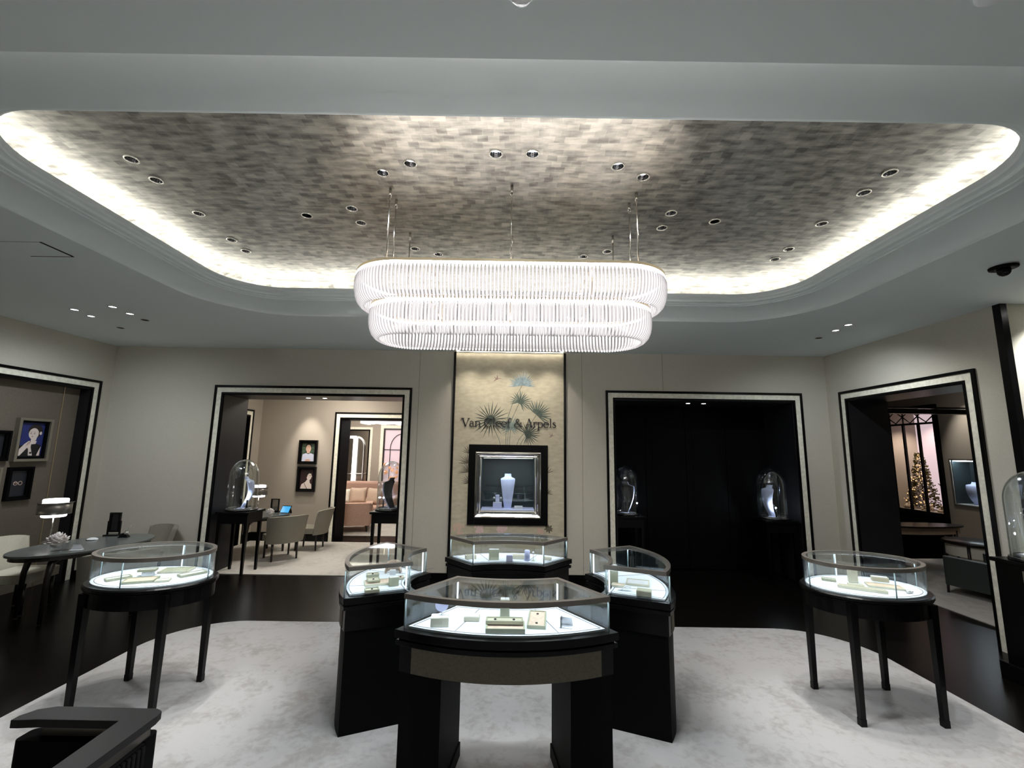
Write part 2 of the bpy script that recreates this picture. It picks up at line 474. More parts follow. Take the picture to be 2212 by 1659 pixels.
TRAY_OUT = rrect(-2.93, 2.90, 1.35, 4.42, .78, 14)
TRAY_IN = rrect(-2.62, 2.54, 1.785, 4.06, .46, 14)
def tray_line(t): return [(a[0]+(b[0]-a[0])*t, a[1]+(b[1]-a[1])*t) for a, b in zip(TRAY_OUT, TRAY_IN)]

DL_TRAY = [(-2.20, 2.335), (-2.215, 2.534), (-2.225, 2.926), (-2.24, 3.323), (-2.245, 3.522), (-1.465, 2.929), (-1.112, 2.828), (-1.113, 3.022),
           (-.786, 2.426), (-.603, 2.336), (-.108, 2.241), (.094, 2.236), (.589, 2.333), (.761, 2.43), (1.07, 2.827), (1.076, 3.031), (1.414, 2.929),
           (2.166, 2.356), (2.173, 2.556), (2.175, 2.939), (2.191, 3.341), (2.192, 3.531), (-.807, 3.431), (-.634, 3.529), (.583, 3.532), (.763, 3.43)]
DL_CEIL = [(-4.41, 4.32), (-4.45, 4.54), (-3.93, 4.21), (-3.95, 4.435), (-3.97, 4.65), (-4.53, 4.99), (3.53, 4.985), (3.495, 4.665), (3.47, 4.45)]
RDL = .033

def ceiling_sheet(outer, holes, z, name, m, kind=True, up=.0):
    loops = [[Vector((p[0], p[1], z)) for p in outer]]+[[Vector((p[0], p[1], z)) for p in h] for h in holes]
    tri = tessellate_polygon(loops)
    pts = [p for l in loops for p in l]
    b = MB()
    fs = []
    for t in tri:
        a, c, d = (pts[i] for i in t)
        cr = (c-a).cross(d-a).z
        if abs(cr) < 1e-10: continue
        fs.append(tuple(t) if cr < 0 else tuple(t[::-1]))
    b.add(pts, fs)
    o = b.build(name, m)
    return structure(o)

ceiling_sheet([(-5.5, -1.6), (4.35, -1.6), (4.35, 6.05), (-5.5, 6.05)],
              [TRAY_OUT]+[ell(x, y, RDL, RDL, 20) for x, y in DL_CEIL], ZC, 'ceiling', 'ceiling')
b = MB()
prof = [(0, ZC)]
for k in range(1, 11):
    a = PI/2*k/10; prof.append((.60*(1-math.cos(a)), ZC+.085*math.sin(a)))
prof += [(.68, ZC+.085), (.68, ZC+.094), (.76, ZC+.094), (.76, ZC+.103), (.88, ZC+.103), (.885, ZC+.122), (.97, ZC+.126), (1., ZC+.135), (1., ZC+.168), (.95, ZC+.168), (.95, ZC+.145), (.30, ZC+.145)]
n = len(TRAY_OUT); rows = []
for (t, z) in prof: rows.append([(p[0], p[1], z) for p in tray_line(t)])
fs = []; 
for a in range(len(prof)-1):
    for i in range(n):
        j = (i+1) % n; fs.append((a*n+j, a*n+i, (a+1)*n+i, (a+1)*n+j))
b.add([p for r in rows for p in r], fs, 0, False)
for k in range(len(b.sm)):
    if k < 10*n: b.sm[k] = True
structure(b.build('trim_1', 'ceiling'))
# silver tray: rounded edge and flat field pierced by the downlights
b = MB(); prof = [(.30, ZC+.145), (.27, ZC+.20), (.33, ZC+.245), (.45, ZC+.274), (.62, ZT)]
rows = [[(p[0], p[1], z) for p in tray_line(t)] for (t, z) in prof]; fs = []
for a in range(len(prof)-1):
    for i in range(n):
        j = (i+1) % n; fs.append((a*n+j, a*n+i, (a+1)*n+i, (a+1)*n+j))
b.add([p for r in rows for p in r], fs, 0, True)
structure(b.build('ceiling_edge', 'silver'))
ceiling_sheet(tray_line(.62), [ell(x, y, RDL, RDL, 20) for x, y in DL_TRAY], ZT, 'ceiling_tray', 'silver')
# the light line hidden on the ledge behind the lip
b = MB(); l0 = tray_line(.52); l1 = tray_line(.66)
b.add([(p[0], p[1], ZC+.152) for p in l0]+[(p[0], p[1], ZC+.152) for p in l1], [(i, (i+1) % n, n+(i+1) % n, n+i) for i in range(n)])
o = b.build('cove_light_strip', 'cove_led'); tag(o, 'glowing strip of light running round the edge of the silver ceiling', 'light')

b = MB(); l0 = tray_line(.305); b.add([(p[0], p[1], ZC+.165) for p in l0]+[(p[0], p[1], ZC+.185) for p in l0], [(i, (i+1) % n, n+(i+1) % n, n+i) for i in range(n)])
b.build('side_strip', 'cove_led_side', o)
# floor
b = MB(); b.bb(-6.8, 7.7, -1.7, 12.5, -.05, 0.); structure(b.build('floor', 'floor'))
b = MB(); cp = rrect(-3.06, 3.12, -1.2, 4.53, .62, 16)
b.prism(cp, .0005, .008); o = b.build('carpet', 'carpet'); tag(o, 'large pale grey carpet with rounded corners under the lit showcases', 'carpet')

# back wall with two openings and the hole of the wall vitrine
OPL = (-3.895, -1.464, 2.352)      # clear opening of the left doorway: x0, x1, top
OPR = (1.384, 3.803, 2.355)
VX0, VX1, VZ0, VZ1 = -.392, .322, .862, 1.552
def wallbox(name, m, *a): return structure(MB().bb(*a).build(name, m))
for a in ((XL-.05, OPL[0], YB, YB+TH, 0, ZC), (OPL[0], OPL[1], YB, YB+TH, OPL[2], ZC), (OPR[0], OPR[1], YB, YB+TH, OPR[2], ZC), (OPR[1], XR+.05, YB, YB+TH, 0, ZC),
          (OPL[1], VX0, YB, YB+TH, 0, ZC), (VX1, OPR[0], YB, YB+TH, 0, ZC), (VX0, VX1, YB, YB+TH, 0, VZ0), (VX0, VX1, YB, YB+TH, VZ1, ZC)): wallbox('wall_back', 'wall', *a)
b = MB(); b.bb(XL-.05, OPL[0]-.12, YB-.012, YB, 0, .09); b.bb(OPL[1]+.12, -.80, YB-.012, YB, 0, .09); b.bb(.74, OPR[0]-.12, YB-.012, YB, 0, .09); b.bb(OPR[1]+.12, XR, YB-.012, YB, 0, .09)
structure(b.build('baseboard_back', 'black'))
# thin vertical cloth seams above the doorways
b = MB()
for x in (-1.26, 2.05, .95): b.bb(x-.0025, x+.0025, YB-.0015, YB+.001, 2.48 if x > 1 else 0, ZC)
structure(b.build('trim_2', 'taupe_uph'))

# left wall, its opening runs out of the picture
LY1 = 5.70; LTOP = 2.36; LY0 = 3.15
for a in ((XL-.13, XL, LY1, YB+.05, 0, ZC), (XL-.13, XL, LY0, LY1, LTOP, ZC), (XL-.13, XL, -1.6, LY0, 0, ZC)): wallbox('wall_left', 'wall', *a)
b = MB(); b.bb(XL, XL+.012, LY1+.12, YB, 0, .09); structure(b.build('baseboard_left', 'black'))
# right wall, narrow opening, then a lit recess beyond its black edge
RY0, RY1, RTOP = 4.14, 5.62, 2.345
for a in ((XR, XR+.5, RY1, YB+.05, 0, ZC), (XR, XR+.5, RY0, RY1, RTOP, ZC), (XR, XR+.5, 3.80, RY0, 0, ZC)): wallbox('wall_right', 'wall', *a)
b = MB(); b.bb(XR-.012, XR+.045, 3.735, 3.80, 0, ZC); structure(b.build('trim_3', 'black'))
wallbox('wall_return', 'cream_uph', XR+.045, 6.0, 3.745, 3.80, 0, ZC)
wallbox('wall_side', 'wall', 5.95, 6.05, -1.6, 3.745, 0, ZC)
wallbox('ceiling_side', 'ceiling', 4.35, 6.05, -1.6, 3.80, ZC, ZC+.05)
b = MB(); b.bb(-5.5, 6.05, -1.7, -1.6, 0, ZC); structure(b.build('wall_front', 'wall'))

def doorframe(name, loc, rz, x0, x1, top, depth, lining='reveal'):
    """local: x along the wall, -y towards the viewer, origin on the floor"""
    e = bpy.data.objects.new(name, None); COL.objects.link(e); e.location = loc; e.rotation_euler = (0, 0, rz); structure(e)
    def U(w0, w1, y0, y1, part, m):
        b = MB()
        b.bb(x0-w1, x0-w0, y0, y1, 0, top+w1); b.bb(x1+w0, x1+w1, y0, y1, 0, top+w1); b.bb(x0-w0, x1+w0, y0, y1, top+w0, top+w1)
        o = b.build(part, m, e); structure(o); return o
    U(.086, .116, -.022, .004, 'outer_molding', 'black')
    U(.020, .086, -.012, .004, 'leaf_band', 'cream')
    U(-.003, .020, -.018, .004, 'inner_molding', 'black')
    b = MB(); b.bb(x0-.003, x0+.012, .004, depth, 0, top); b.bb(x1-.012, x1+.003, .004, depth, 0, top); b.bb(x0+.012, x1-.012, .004, depth, top-.012, top+.003)
    structure(b.build('lining', lining, e))
    return e
doorframe('door_1', (0, YB, 0), 0, OPL[0], OPL[1], OPL[2], TH)
doorframe('door_2', (0, YB, 0), 0, OPR[0], OPR[1], OPR[2], .76)
doorframe('door_3', (XL, 0, 0), PI/2, LY0, LY1, LTOP, .13)
doorframe('door_4', (XR, 0, 0), -PI/2, -RY1, -RY0, RTOP, .5)

# closed black folding panels in the right doorway
t = thing('folding_door', 'closed black folding door filling the doorway right of the gold panel', 'door', (0, YB+.70, 0))
w = (OPR[1]-OPR[0]-.03)/4
for k in range(4):
    x = OPR[0]+.015+w*k
    b = MB(); b.bb(x+.003, x+w-.003, 0, .04, .01, OPR[2]-.015)
    b.bb(x+.10, x+w-.10, -.006, .0, .20, OPR[2]-.2)
    b.build('panel', 'blackmatte', t, bevel=.003)

# ---- rooms behind
# left niche behind the desk
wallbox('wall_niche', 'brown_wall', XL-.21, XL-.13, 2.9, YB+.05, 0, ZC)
b = MB(); b.bb(XL-.132, XL-.124, 5.479, 5.490, 0, LTOP+.1); structure(b.build('trim_4', 'brass'))
# salon behind the left doorway
S0, S1, SYB, SZ = -4.60, -1.0, 8.2, 2.75
D3 = (-3.13, -1.55, 2.185)
for a in ((S0-.1, D3[0], SYB, SYB+.45, 0, SZ), (D3[1], S1+.3, SYB, SYB+.45, 0, SZ), (D3[0], D3[1], SYB, SYB+.45, D3[2], SZ)): wallbox('wall_salon_back', 'room_wall', *a)
b = MB(); b.bb(S0-.1, S0, YB+TH, 7.10, 0, SZ); b.bb(S0-.1, S0, 7.815, SYB, 0, SZ); b.bb(S0-.1, S0, 7.10, 7.815, 2.19, SZ)
b.bb(S0-.8, S0-.7, 6.5, 8.0, 0, SZ)
structure(b.build('wall_salon_left', 'room_wall'))
b = MB(); b.bb(S1, S1+.1, YB+TH, SYB, 0, SZ); structure(b.build('wall_salon_right', 'room_wall'))
b = MB(); b.bb(S0-.8, S1+.3, YB+TH, SYB+.45, SZ, SZ+.05); structure(b.build('ceiling_salon', 'ceiling'))
b = MB(); b.bb(S0, D3[0]-.11, SYB-.015, SYB, 0, .155); b.bb(S0, S0+.015, 7.94, SYB-.015, 0, .155); structure(b.build('baseboard_salon', 'black'))
doorframe('door_5', (0, SYB, 0), 0, D3[0], D3[1], D3[2], .45, 'blackmatte')
doorframe('door_6', (S0, 0, 0), PI/2, 7.11, 7.805, 2.18, .1, 'blackmatte')
b = MB(); b.bb(S0+.02, S1-.02, 6.10, SYB-.02, .0005, .008); 
o = b.build('carpet', 'carpet2'); tag(o, 'beige carpet of the room behind the left doorway', 'carpet')
# lounge behind the salon
b = MB(); b.bb(-5.6, .3, 11.6, 11.7, 0, 2.8); structure(b.build('wall_lounge_back', 'room_wall'))
b = MB(); b.bb(-5.7, -5.6, 8.65, 11.7, 0, 2.8); b.bb(.3, .4, 8.65, 11.7, 0, 2.8); structure(b.build('wall_lounge_sides', 'room_wall'))
b = MB(); b.bb(-5.7, .4, 8.65, 11.7, 2.8, 2.85); structure(b.build('ceiling_lounge', 'ceiling'))
b = MB(); b.bb(-5.4, .1, 8.78, 11.55, .0005, .008); o = b.build('carpet', 'carpet2'); tag(o, 'cream carpet under the pink armchair in the far lounge', 'carpet')
# right room
PX = 7.4
for a in ((PX, PX+.1, 3.2, 6.78, 0, 2.85), (PX, PX+.1, 6.78, 7.58, 0, .87), (PX, PX+.1, 6.78, 7.58, 1.60, 2.85), (PX, PX+.1, 7.58, 7.76, 0, 2.85), (PX, PX+.1, 7.76, 8.70, 0, .69),
          (PX, PX+.1, 7.76, 8.70, 2.50, 2.85), (PX, PX+.1, 8.70, 9.6, 0, 2.85)): wallbox('wall_parlour_right', 'room_wall', *a)
b = MB(); b.bb(PX+.1, PX+.5, 7.70, 7.76, .63, 2.56); b.bb(PX+.1, PX+.5, 8.70, 8.76, .63, 2.56); b.bb(PX+.1, PX+.5, 7.76, 8.70, .63, .69); b.bb(PX+.1, PX+.5, 7.76, 8.70, 2.50, 2.56); structure(b.build('window_alcove', 'room_wall'))
b = MB(); b.bb(4.77, PX, 9.5, 9.6, 0, 2.85); b.bb(4.77, PX, 3.85, 3.95, 0, 2.85); structure(b.build('wall_parlour_ends', 'room_wall'))
b = MB(); b.bb(4.77, 4.87, 6.53, 9.5, 0, 2.85); structure(b.build('wall_parlour_left', 'blackmatte'))
b = MB(); b.bb(4.70, PX+.1, 3.9, 9.6, 2.85, 2.9); structure(b.build('ceiling_parlour', 'room_wall'))
b = MB(); b.bb(4.87, PX, 6.70, 6.82, 2.29, 2.36); b.bb(4.87, PX, 6.72, 6.80, 2.375, 2.395); structure(b.build('trim_5', 'black'))
b = MB(); b.bb(4.80, PX-.01, 3.97, 9.48, .0005, .008); o = b.build('carpet', 'carpet2'); tag(o, 'beige carpet of the room behind the right doorway', 'carpet')
# ------------------------------------------------------------------ downlights
def downlight_proto(lens, power, col, cup='chrome_cup', name='downlight', flush=False):
    t = thing(name, '', 'downlight')
    MB().lathe([(RDL+.006, 0), (RDL+.006, -.004), (RDL-.001, -.004), (RDL-.001, .0)], (0, 0, 0), 20, cap=False).build('trim_ring', 'nickel', t)
    MB().lathe([(RDL-.001, -.001), (RDL-.002, .006), (.023, .026)], (0, 0, 0), 20, cap=False).build('reflector', cup, t); rf = COL.objects[-1]
    b = MB(); b.lathe([(.0225, .0255), (.0001, .026)] if not flush else [(.030, .002), (.0001, .0025)], (0, 0, 0), 16, cap=False)
    b.lathe([(.034, .029), (.0001, .0295)], (0, 0, 0), 16, cap=False)
    b.build('lens', lens or 'darkcup', rf)
    return t
PW = {}
def place_dl(cols):
    protos = {}
    for (x, y, z, kind, label, group, power, tgt, ang) in cols:
        if kind not in protos:
            spec = {'w': ('lens', 'chrome_cup'), 'c': ('lens_cool', 'chrome_cup'), 'off': (None, 'darkcup'), 'wf': ('lens', 'chrome_cup'), 'cf': ('lens_cool', 'chrome_cup')}[kind]
            o = downlight_proto(spec[0], 0, None, spec[1], flush=kind.endswith('f') and kind != 'off'); protos[kind] = o
            o.location = (x, y, z); o['label'] = label; o['group'] = group
        else:
            dup(protos[kind], (x, y, z), 0, label, group)
        if power:
            spot('downlight_beam', (x, y, z-.004), tgt or (x, y, 0), power, ang, .85 if ang > 60 else .6, (1, .95, .88) if kind[0] == 'w' else (.86, .94, 1.0), .022 if ang > 60 else .014)
G = 'recessed downlights in the silver ceiling'
DLW = 12.
L = []
for k in range(5):
    x, y = DL_TRAY[k]; L.append((x, y, ZT, 'c' if k == 1 else 'w', f'downlight {ORD[k]} from the front in the left edge row of the silver ceiling', G, DLW*1.75, (x+(-.28 if x < 0 else .28), y+.02, 0), 46))
for k in range(5):
    x, y = DL_TRAY[17+k]; L.append((x, y, ZT, 'c' if k == 1 else 'w', f'downlight {ORD[k]} from the front in the right edge row of the silver ceiling', G, DLW*1.75, (x+(-.28 if x < 0 else .28), y+.02, 0), 46))
L.append((*DL_TRAY[5], ZT, 'off', 'unlit bluish recessed downlight alone left of the chandelier on the silver ceiling', G, 0, None, 0))
L.append((*DL_TRAY[16], ZT, 'off', 'unlit black recessed downlight alone right of the chandelier on the silver ceiling', G, 0, None, 0))
nm = {6: 'front one of the pair beside the left end of the chandelier', 7: 'rear one of the pair beside the left end of the chandelier',
      14: 'front one of the pair beside the right end of the chandelier', 15: 'rear one of the pair beside the right end of the chandelier',
      8: 'left one of the slanting pair before the left chandelier rods', 9: 'right one of the slanting pair before the left chandelier rods',
      12: 'left one of the slanting pair before the right chandelier rods', 13: 'right one of the slanting pair before the right chandelier rods',
      10: 'left one of the two before the middle of the chandelier', 11: 'right one of the two before the middle of the chandelier',
      22: 'left one of the pair peeping over the left part of the chandelier', 23: 'right one of the pair peeping over the left part of the chandelier',
      24: 'left one of the pair peeping over the right part of the chandelier', 25: 'right one of the pair peeping over the right part of the chandelier'}
for k, s in nm.items():
    x, y = DL_TRAY[k]; L.append((x, y, ZT, 'c' if k in (8, 10, 11, 12, 6, 14) else 'w', 'downlight, '+s, G, DLW*(1.15 if k in (8, 9, 10, 11, 12, 13) else .6), None, 105 if k in (8, 9, 10, 11, 12, 13) else 150))
GC = 'downlights in the grey ceiling border'
cl = ['lit recessed downlight, front left of the cluster over the desk', 'lit recessed downlight, rear left of the cluster over the desk',
      'lit recessed downlight with bright rim, front right of the cluster over the desk', 'half lit recessed downlight, middle right of the cluster over the desk',
      'dark recessed downlight, rear right of the cluster over the desk', 'small dark recessed downlight nearest the left corner of the back wall',
      'small dark recessed downlight nearest the right corner of the back wall', 'lit recessed downlight, middle one of the three before the right wall',
      'half lit recessed downlight, front one of the three before the right wall']
for k, (x, y) in enumerate(DL_CEIL):
    kind = ['c', 'c', 'c', 'w', 'off', 'off', 'off', 'c', 'w'][k]
    tg = {0: (-4.9, 4.6, .75), 1: (-4.6, 5.4, .74), 7: (3.9, 5.3, .6)}.get(k)
    if kind != 'off': kind += 'f'
    L.append((x, y, ZC, kind, cl[k], GC, {0: 10, 1: 9, 2: 7, 3: 8, 7: 12, 8: 9}.get(k, 0), tg, 150))
place_dl(L)

# small ceiling fittings
t = thing('sprinkler_dome', 'clear glass dome fitting on the grey ceiling at the top edge', 'dome', (.010, 1.10, ZC))
MB().lathe([(.052, .004), (.052, -.012), (.046, -.016), (.0001, -.016)], (0, 0, 0), 24).build('base', 'plastic_white', t)
MB().lathe([(.044, -.016), (.042, -.03), (.034, -.046), (.020, -.055), (.0001, -.058)], (0, 0, 0), 24, cap=False).build('dome', 'lens_clear', t)
MB().ball((.0, 0, -.03), .018).build('sensor', 'plastic_white', t)
t = thing('smoke_detector', 'white ceiling detector cut off at the top right edge', 'detector', (1.37, 1.085, ZC))
MB().lathe([(.05, .004), (.05, -.015), (.04, -.025), (.0001, -.028)], (0, 0, 0), 24).build('housing', 'plastic_white', t)
MB().lathe([(.012, -.027), (.010, -.032), (.0001, -.033)], (0, 0, 0), 12).build('cap', 'steel', t)
t = thing('security_camera', 'black dome security camera under the right ceiling border', 'camera', (3.44, 2.96, ZC))
MB().lathe([(.075, .004), (.075, -.006), (.058, -.010)], (0, 0, 0), 24).build('ring', 'plastic_white', t)
MB().lathe([(.078, -.010), (.076, -.022), (.045, -.026)], (0, 0, 0), 24).build('collar', 'blackmatte', t)
MB().ball((0, 0, -.040), .038).build('dome', 'black', t)
MB().lathe([(.012, -.0), (.010, -.012), (.0001, -.014)], (-.012, -.022, -.052), 12).build('eye', 'darkcup', t)
t = thing('access_hatch', 'flush square access panel with dark gap in the left ceiling border', 'access panel', (-3.32, 2.86, ZC))
MB().bb(-.16, .14, -.05, .17, -.004, .01).build('panel', 'ceiling', t)
b = MB(); b.bb(-.16, .15, .17, .182, -.003, .004); b.bb(.14, .152, -.05, .17, -.003, .004); b.build('gap', 'blackmatte', t)

# ------------------------------------------------------------------ chandelier
CX, CY = -.018, 2.865
def stadium(hl, r, m):
    """m points evenly along a stadium outline, with outward normals"""
    per = 4*hl+2*PI*r; out = []
    for k in range(m):
        s = per*k/m
        if s < 2*hl: out.append(((-hl+s, -r), (0, -1)))
        elif s < 2*hl+PI*r:
            a = (s-2*hl)/r-PI/2; out.append(((hl+r*math.cos(a), r*math.sin(a)), (math.cos(a), math.sin(a))))
        elif s < 4*hl+PI*r: out.append(((hl-(s-2*hl-PI*r), r), (0, 1)))
        else:
            a = (s-4*hl-PI*r)/r+PI/2; out.append(((-hl+r*math.cos(a), r*math.sin(a)), (math.cos(a), math.sin(a))))
    return out
ch = thing('chandelier', 'long two tier chandelier of lit glass rods hanging from the silver ceiling', 'chandelier', (CX, CY, 0))
TIERS = [(.690, .325, 2.560, 2.775, 210), (.650, .262, 2.352, 2.562, 186)]
ROD = [(0., 0.), (.008, -.12), (.010, -.30), (.008, -.50), (.001, -.68), (-.012, -.83), (-.032, -.94), (-.052, -1.0)]
rods = []
for ti, (hl, r, z0, z1, cnt) in enumerate(TIERS):
    H = z1-z0-.018
    for k, (p, nn) in enumerate(stadium(hl, r, cnt)):
        pts = [(p[0]+nn[0]*o, p[1]+nn[1]*o, z1-.018+H*q) for (o, q) in ROD]
        rods.append((p[1], ti, pts))
    st = [q[0] for q in stadium(hl, r, 140)]
    MB().ring(st, [(-.012, z1-.004), (.008, z1-.004), (.010, z1+.014), (-.012, z1+.014)]).build('rail' , 'brass', ch)
    MB().ring(st, [(-.004, z1-.013), (.010, z1-.013), (.010, z1-.004), (-.004, z1-.004)]).build('light_strip', 'bead', ch)
rods.sort(key=lambda q: (q[0], q[1]))
RT = [.0100]*7+[.0082]
rest = MB()
for k, (y, ti, pts) in enumerate(rods):
    if k < 100: MB().tube(pts, RT, 7).build('glass_rod', 'rod', ch)
    else: rest.tube(pts, RT, 6)
o = rest.build('glass_rods', 'rod', ch); o['kind'] = 'stuff'
# inner struts joining the tiers, suspension rods
b = MB()
for x in (-.5, 0, .5):
    b.bb(x-.005, x+.005, -.262, .262, 2.574, 2.582); b.bb(x-.005, x+.005, -.325, .325, 2.787, 2.795)
    for y in (-.258, .258): b.bb(x-.004, x+.004, y-.004, y+.004, 2.57, 2.79)
b.build('frame', 'brass', ch)
for (x, y) in ((-.765, -.275), (.0, -.325), (.785, -.27), (-.76, -.15), (.77, -.15), (-.77, .30), (.765, .30), (0, .325)):
    b = MB(); b.tube([(x, y, 2.785), (x, y, ZT-.06)], .0045, 8); b.tube([(x, y, ZT-.06), (x, y, ZT)], .009, 10); b.build('suspension_rod', 'nickel', ch)
# ------------------------------------------------------------------ showcases on pedestals
def arc(a, b, sag, n, out):
    """points from a to b bulging by sag towards the direction out"""
    ax, ay = a; bx, by = b; mx, my = (ax+bx)/2, (ay+by)/2
    ch_ = math.hypot(bx-ax, by-ay)/2
    rr = (ch_*ch_+sag*sag)/(2*sag)
    d = (out[0], out[1]); l = math.hypot(*d); d = (d[0]/l, d[1]/l)
    cx, cy = mx+d[0]*(sag-rr), my+d[1]*(sag-rr)
    a0 = math.atan2(ay-cy, ax-cx); a1 = math.atan2(by-cy, bx-cx)
    while a1-a0 > PI: a1 -= 2*PI
    while a1-a0 < -PI: a1 += 2*PI
    return [(cx+rr*math.cos(a0+(a1-a0)*k/n), cy+rr*math.sin(a0+(a1-a0)*k/n)) for k in range(n+1)]
def ccw(p):
    n = len(p); s = sum(p[i][0]*p[(i+1) % n][1]-p[(i+1) % n][0]*p[i][1] for i in range(n))
    return p if s > 0 else p[::-1]

def open_prism_shell(b, path, th, z0, z1):
    """thin curved wall along an open path (offset both ways by th/2)"""
    n = len(path); L_, R_ = [], []
    for i in range(n):
        a = path[max(i-1, 0)]; c = path[min(i+1, n-1)]
        dx, dy = c[0]-a[0], c[1]-a[1]; l = math.hypot(dx, dy)
        L_.append((path[i][0]-dy/l*th/2, path[i][1]+dx/l*th/2)); R_.append((path[i][0]+dy/l*th/2, path[i][1]-dx/l*th/2))
    b.prism(L_+R_[::-1], z0, z1)
    return b

def sector_case(label, oc, ic, so, si, out, zl=.770, zt=.938, group='showcases around the centre of the carpet'):
    """curved showcase: oc/ic outer and inner corner pairs of the glass (same order), so/si sagittas, out = outward direction"""
    cx = (oc[0][0]+oc[1][0]+ic[0][0]+ic[1][0])/4; cy = (oc[0][1]+oc[1][1]+ic[0][1]+ic[1][1])/4
    t = thing('display_case', label, 'showcase', (cx, cy, 0), 0, group)
    oc = [(p[0]-cx, p[1]-cy) for p in oc]; ic = [(p[0]-cx, p[1]-cy) for p in ic]
    A = arc(oc[0], oc[1], so, 20, out); Bq = arc(ic[0], ic[1], si, 20, out)
    G_ = ccw(A+Bq[::-1])                 # glass outline
    body = offset(G_, .012)
    MB().prism(offset(G_, .030), zl-.040, zl-.004).build('ledge', 'black', t, bevel=.004)
    b = MB(); b.prism(offset(G_, .016), zl-.052, zl-.040); b.prism(offset(G_, .026), zl-.074, zl-.052); b.build('lower_molding', 'black', t, bevel=.003)
    b = MB(); b.ring(body, [(0, .575), (0, zl-.074), (-.02, zl-.074), (-.02, .575)]); b.build('apron', 'black', t)
    # legs: solid ends with an open middle
    for e in (0, 1):
        def side(path, f0, f1, d):
            q = path if e == 0 else path[::-1]
            k0, k1 = int(round(f0*20)), int(round(f1*20)); return q[k0:k1+1]
        o_ = offset(G_, .012)
        Ao = arc(*[((p[0]), (p[1])) for p in oc], so, 20, out); 
        qa = side(A, 0, .20, 0); qb = side(Bq, 0, .05, 0)
        leg = ccw(qa+qb[::-1]); leg = offset(leg, .006)
        MB().prism(leg, .008, zl-.074).build('end_panel', 'blackmatte', t)
        if out[1] < -.5: MB().prism(offset(leg, .007), .008, .075).build('plinth', 'blackmatte', t)
    # cloth panel let into the outer face
    cpth = arc(*[(p[0]+out[0]*.0, p[1]+out[1]*.0) for p in oc], so, 20, out)[1:-1]
    cp2 = [(p[0]+out[0]*.0135, p[1]+out[1]*.0135) for p in cpth]
    b = MB(); open_prism_shell(b, cp2, .008, .578, .708); b.build('cloth_panel', 'fabricpanel', t)
    # lit deck with its inlaid lines
    MB().prism(offset(G_, -.012), zl-.004, zl+.006).build('deck', 'felt', t); dk = COL.objects[-1]
    b = MB()
    b.ring(offset(G_, -.030), [(0, zl+.0058), (.005, zl+.0058), (.005, zl+.0072), (0, zl+.0072)])
    for f in (5, 15):
        p, q = A[f], Bq[f]; l = math.hypot(q[0]-p[0], q[1]-p[1]); ux, uy = (q[0]-p[0])/l, (q[1]-p[1])/l
        p = (p[0]+ux*.03, p[1]+uy*.03); q = (q[0]-ux*.03, q[1]-uy*.03)
        open_prism_shell(b, [p, q], .004, zl+.0058, zl+.0072)
    b.build('deck_inlay', 'greyline', dk)
    # panes
    for path in (A, Bq, [oc[0], ic[0]], [oc[1], ic[1]]):
        b = MB(); open_prism_shell(b, path, .006, zl-.003, zt-.022); b.build('glass_pane', 'glass', t)
    fr_ = MB().ring(G_, [(.006, zt-.024), (.006, zt), (-.020, zt), (-.020, zt-.024)]).build('top_frame', 'bronze', t)
    MB().prism(offset(G_, -.018), zt-.006, zt-.001).build('top_glass', 'glass', fr_)
    MB().sheet(G_, [(-.019, zt-.0243), (-.007, zt-.0243)]).build('light_strip', 'led', fr_)
    for p in (oc[0], oc[1], ic[0], ic[1]):
        MB().tube([(p[0], p[1], zl-.003), (p[0], p[1], zt-.023)], .0042, 8).build('corner_joint', 'glass_edge', t)
    for k in (0, 1):
        p = ic[k]; q = oc[k]; l = math.hypot(q[0]-p[0], q[1]-p[1])
        s = 1 if k == 0 else -1
        px, py = p[0]+(q[0]-p[0])/l*.02, p[1]+(q[1]-p[1])/l*.02
        m_ = ((Bq[10][0]-px), (Bq[10][1]-py)); ml = math.hypot(*m_)
        MB().tube([(px+m_[0]/ml*.016, py+m_[1]/ml*.016, zl+.006), (px+m_[0]/ml*.016, py+m_[1]/ml*.016, zt-.022)], .005, 8).build('light_post', 'led_post', t)
    return t
X0 = -.008
case_f = sector_case('front showcase nearest the viewer, curved glass box on two black legs with open middle',
                     [(X0-.508, 2.365), (X0+.508, 2.365)], [(X0-.287, 2.685), (X0+.287, 2.685)], .112, .045, (0, -1), .772, .932)
case_l = sector_case('left showcase of the central ring, curved glass box on a tall black pedestal',
                     [(-.985, 2.815), (-.925, 3.555)], [(-.632, 2.968), (-.602, 3.365)], .125, .075, (-1, 0))
case_r = sector_case('right showcase of the central ring, curved glass box on a tall black pedestal',
                     [(.962, 2.808), (.905, 3.555)], [(.612, 2.955), (.592, 3.405)], .125, .075, (1, 0))
case_b = sector_case('rear showcase of the central ring, standing before the gold panel',
                     [(X0-.482, 3.86), (X0+.482, 3.86)], [(X0-.276, 3.64), (X0+.276, 3.64)], .16, .05, (0, 1))

